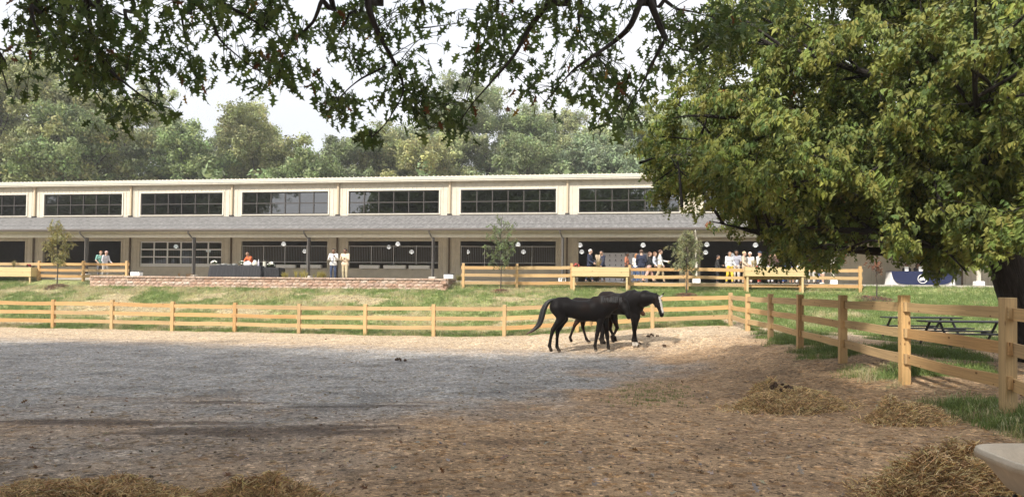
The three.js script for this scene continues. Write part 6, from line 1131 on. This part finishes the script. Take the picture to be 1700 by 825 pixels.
// ------------------------------------------------------------ hay, dung, fallen leaves, stones, grass
const strawGeos = [1, 2, 3].map((s) => { const R = rng(s), l = 0.14, gs = []; const pts = [0, 0.33, 0.66, 1].map((k) => V((k - 0.5) * l, 0.045 * Math.sin(k * 3 + s), (R() - 0.5) * 0.05)); return tube(pts, [0.003, 0.0042, 0.0042, 0.0028], 3, false); });
M.straw = mat([1, 1, 1], 0.85);
function hay(label, px, py, wpx, hgt, n, o = {}) {
  const b = o.at || hit(px, py), Z = -b.z, r = wpx / 2 * Z / F, rz = r * (o.deep || 0.7), R = rng(px), t = thing('hay_pile', label, 'hay', b.toArray());
  const lumps = Array.from({ length: 7 }, () => [(R() - 0.5) * 1.2 * r, (R() - 0.5) * 1.1 * rz, r * (0.25 + 0.3 * R()), hgt * (0.3 + 0.7 * R())]);
  const shape = (x, z) => { const q = Math.hypot(x / r, z / rz); if (q > 1.05) return -0.04; let y = 0.75 * hgt * Math.pow(clamp(1 - q * q), 0.7); for (const [lx, lz, lr, lh] of lumps) y = Math.max(y, 1.25 * lh * sstep(1, 0, Math.hypot(x - lx, z - lz) / lr) * sstep(1.05, 0.8, q)); return y * (0.6 + 0.8 * fbm(x * 9 + 7 + px, z * 9 + 3, 66, 3)); };
  const lie = (x, z) => height(b.x + x, b.z + z) - b.y + shape(x, z), m = 30, pos = [], idx = [];
  for (let j = 0; j <= m; j++) for (let i = 0; i <= m; i++) { const x = (i / m * 2 - 1) * r * 1.06, z = (j / m * 2 - 1) * rz * 1.06; pos.push(x, lie(x, z) - 0.012, z); if (i < m && j < m) { const a = j * (m + 1) + i, c = a + m + 1; idx.push(a, c, a + 1, a + 1, c, c + 1); } }
  const g = new THREE.BufferGeometry(); g.setAttribute('position', new THREE.Float32BufferAttribute(pos, 3)); g.setIndex(idx); g.computeVertexNormals(); part('mound', muv(g), mat(o.under || [0.5, 0.37, 0.22], 1, { map: rep(T.ground, 0.4) }), t);
  const c0 = o.c || [0.9, 0.68, 0.36], c1 = o.dark || [0.42, 0.26, 0.12];
  for (let k = 0; k < 3; k++) { const ls = [], cs = []; for (let i = 0; i < n / 3; i++) { const a = R() * 6.28, q = Math.pow(R(), 0.5) * (R() < 0.12 ? 1.45 : 1.02), x = Math.cos(a) * q * r, z = Math.sin(a) * q * rz, y = q > 1.04 ? height(b.x + x, b.z + z) - b.y + 0.008 : lie(x, z) + 0.02 * R(); dummy.position.set(x, y, z); dummy.rotation.order = 'YXZ'; dummy.rotation.set((R() - 0.5) * 0.6, R() * 6.28, (R() - 0.5) * (q > 1.04 ? 0.15 : 0.6)); dummy.scale.set((0.5 + 0.9 * R()) * (o.len || 1), 1, 1); dummy.updateMatrix(); ls.push(dummy.matrix.clone()); const u = R(); cs.push(tint(u < 0.62 ? c0 : c1, 0.55 + 0.75 * R(), R)); } stuff('straw', instanced(strawGeos[k], M.straw, ls, cs), t); }
}
hay('widest of the mid-distance hay piles, with dark dung on top', 1311, 680, 168, 0.36, 7500, { deep: 0.75 });
hay('smaller hay pile right of the one with dung on top', 1508, 702, 118, 0.25, 4600, {});
hay('big hay heap in front of the wheelbarrow, cut off by the lower edge', 1590, 826, 245, 0.3, 8500, {});
hay('dark dried-grass heap cut off by the lower left corner', 130, 846, 400, 0.17, 9000, { c: [0.68, 0.49, 0.25], under: [0.4, 0.29, 0.16], deep: 0.45 });
hay('dark dried-grass heap at the lower edge, right of the corner heap', 432, 842, 190, 0.16, 4200, { c: [0.68, 0.49, 0.25], under: [0.4, 0.29, 0.16], deep: 0.6 });
function dung(label, p, r, n) { const R = rng(Math.round(p.x * 1000)), t = thing('dung_pile', label, 'dung', p.toArray()), m = mat([0.07, 0.04, 0.022], 1), g = new THREE.IcosahedronGeometry(0.036, 1); for (let i = 0; i < n; i++) { const a = R() * 6.28, q = Math.sqrt(R()) * r, b = part('lump', g, m, t); b.position.set(Math.cos(a) * q, 0.018 + Math.max(0, 0.07 * (1 - q / r)) * R() * 2, Math.sin(a) * q); b.rotation.set(R() * 6, R() * 6, R() * 6); b.scale.set(0.6 + 0.8 * R(), 0.4 + 0.5 * R(), 0.6 + 0.8 * R()); } }
{ const p = hit(1311, 680); p.x -= 0.1; p.z -= 0.05; p.y += 0.3; dung('dark dung lumps on top of the hay pile', p, 0.2, 16); }
dung('dung lumps right of the white-faced horse’s muzzle', hit(1085, 559), 0.22, 12); dung('dung lumps on the grey ground in the middle of the paddock', hit(665, 599), 0.16, 10); dung('dung lumps just behind the right horse’s front hooves', hit(1062, 573), 0.3, 10); dung('single dung lumps on the earth right of the horses', hit(1106, 576), 0.14, 6);
{
  const R = rng(2024);
  // stones and clods, straw bits, fallen leaves over the paddock
  const stone = new THREE.IcosahedronGeometry(0.02, 0); stone.scale(1, 0.6, 1);
  const ls = [], cs = [], st = [[], [], []], sc = [[], [], []], lv = [], lc = [], put = () => { const Z = 4 + 25 * Math.pow(R(), 1.9), x = (R() * 1.7 - 0.86) * Z, q = cover(x, -Z); return q.grass > 0.4 ? null : [x, -Z]; };
  for (let i = 0; i < 7000; i++) { const q = put(); if (!q) continue; const s = 0.22 + 1.0 * Math.pow(R(), 6); dummy.position.set(q[0], height(...q) + 0.004 * s, q[1]); dummy.rotation.set(R(), R() * 6, R()); dummy.scale.setScalar(s); dummy.updateMatrix(); ls.push(dummy.matrix.clone()); cs.push(tint(R() < 0.12 ? [0.28, 0.25, 0.22] : [0.2, 0.145, 0.1], 0.6 + 0.7 * R(), R)); }
  tag(stuff('stones', instanced(stone, mat([1, 1, 1], 1), ls, cs)), 'small stones and clods strewn over the paddock', 'stones');
  for (let i = 0; i < 9000; i++) { const q = put(); if (!q || fbm(q[0] * 0.9, q[1] * 0.9, 55, 3) < 0.42) continue; dummy.position.set(q[0], height(...q) + 0.006, q[1]); dummy.rotation.order = 'YXZ'; dummy.rotation.set((R() - 0.5) * 0.2, R() * 6.28, (R() - 0.5) * 0.25); dummy.scale.set(0.25 + 0.6 * R(), 0.4, 0.4); dummy.updateMatrix(); const k = Math.floor(R() * 3); st[k].push(dummy.matrix.clone()); sc[k].push(tint(R() < 0.7 ? [0.5, 0.38, 0.22] : [0.22, 0.15, 0.09], 0.6 + 0.7 * R(), R)); }
  for (let k = 0; k < 3; k++) tag(stuff('loose_straw' + (k ? '_00' + k : ''), instanced(strawGeos[k], M.straw, st[k], sc[k])), 'loose straw trodden into the paddock', 'straw', 'loose straw in the paddock');
  for (let i = 0; i < 1000; i++) { const q = put(); if (!q) continue; lv.push(aim(V(q[0], height(...q) + 0.015, q[1]), V(R() - 0.5, 0.1 * R(), R() - 0.5).normalize(), 0.35 + 0.5 * R(), (R() - 0.5) * 0.9)); const u = R(); lc.push(tint(u < 0.6 ? [0.55, 0.46, 0.36] : u < 0.8 ? [0.2, 0.1, 0.04] : [0.55, 0.5, 0.45], 0.7 + 0.5 * R(), R)); }
  tag(stuff('fallen_leaves', instanced(oakLeaves[2], M.leaf, lv, lc)), 'pale and brown fallen leaves scattered over the paddock', 'leaves');
  // grass: tufts of bent blades
  const tuft = (n, seed, hgt, sp) => { const Q = rng(seed), pos = []; for (let i = 0; i < n; i++) { const a = Q() * 6.28, dx = Math.cos(a), dz = Math.sin(a), ox = (Q() - 0.5) * sp, oz = (Q() - 0.5) * sp, l = hgt * (0.6 + 0.7 * Q()), o = 0.5 * l * (0.3 + Q()), w = 0.007; pos.push(ox - dz * w, 0, oz + dx * w, ox + dz * w, 0, oz - dx * w, ox + dx * o * 0.35, l * 0.65, oz + dz * o * 0.35, ox - dz * w * 0.7 + dx * o * 0.35, l * 0.6, oz + dx * w * 0.7 + dz * o * 0.35, ox + dz * w * 0.7 + dx * o * 0.35, l * 0.6, oz - dx * w * 0.7 + dz * o * 0.35, ox + dx * o, l * 0.95, oz + dz * o); } const g = new THREE.BufferGeometry(); g.setAttribute('position', new THREE.Float32BufferAttribute(pos, 3)); g.computeVertexNormals(); return g; };
  const tufts = [tuft(12, 1, 0.10, 0.2), tuft(14, 2, 0.15, 0.24)], gl = [[], []], gc = [[], []], lush = [0.185, 0.255, 0.07], dry = [0.42, 0.40, 0.2], straw = [0.52, 0.45, 0.27];
  const add = (x, z, k, sc) => { const q = cover(x, z); if (q.grass < 0.3 + 0.45 * R()) return; if (tof(V(x, 0, z)) < 7.05 && x < -3.3 && x > -29.5) return; const n = fbm(x * 0.8 + 4, z * 0.8 + 8, 33, 4), c = n + (R() - 0.5) * 0.3 + (x > 7 ? -0.17 : 0.02) + q.bare * 0.15; dummy.position.set(x, height(x, z) - 0.01, z); dummy.rotation.set((R() - 0.5) * 0.3, R() * 6.28, (R() - 0.5) * 0.3); dummy.scale.setScalar(sc * (0.6 + 0.7 * R())); dummy.updateMatrix(); gl[k].push(dummy.matrix.clone()); gc[k].push(tint(c < 0.55 ? lush : c < 0.66 ? dry : straw, 0.75 + 0.5 * R(), R)); };
  for (let i = 0; i < 74000; i++) { const s = -6 + 66 * R(), t = 5.0 + 10.6 * R(), p = world(s, 0, t); if (Math.abs(p.x / p.z) < 0.8) add(p.x, p.z, R() < 0.75 ? 0 : 1, 1); }
  for (let i = 0; i < 46000; i++) { const Z = 6 + 26 * R(), x = 4 + (0.8 * Z - 4 + 3) * R(); add(x, -Z, R() < 0.6 ? 0 : 1, 0.9); }
  for (let i = 0; i < 2600; i++) { const p = hit(1085 + (R() + R() - 1) * 90, 655 + (R() + R() - 1) * 26); if (R() < 0.07) { dummy.position.copy(p); dummy.rotation.set(0, R() * 6, 0); dummy.scale.setScalar(0.3 + 0.25 * R()); dummy.updateMatrix(); gl[0].push(dummy.matrix.clone()); gc[0].push(tint(lush, 0.7 + 0.5 * R(), R)); } }
  tag(stuff('grass', instanced(tufts[0], leafMat([1, 1, 1], 0.3), gl[0], gc[0])), 'short mixed green and dry grass of the bank and beyond the right fence', 'grass');
  tag(stuff('tall_grass', instanced(tufts[1], leafMat([1, 1, 1], 0.3), gl[1], gc[1])), 'taller grass tufts scattered through the short grass', 'grass');
}
renderer.render(scene, camera);
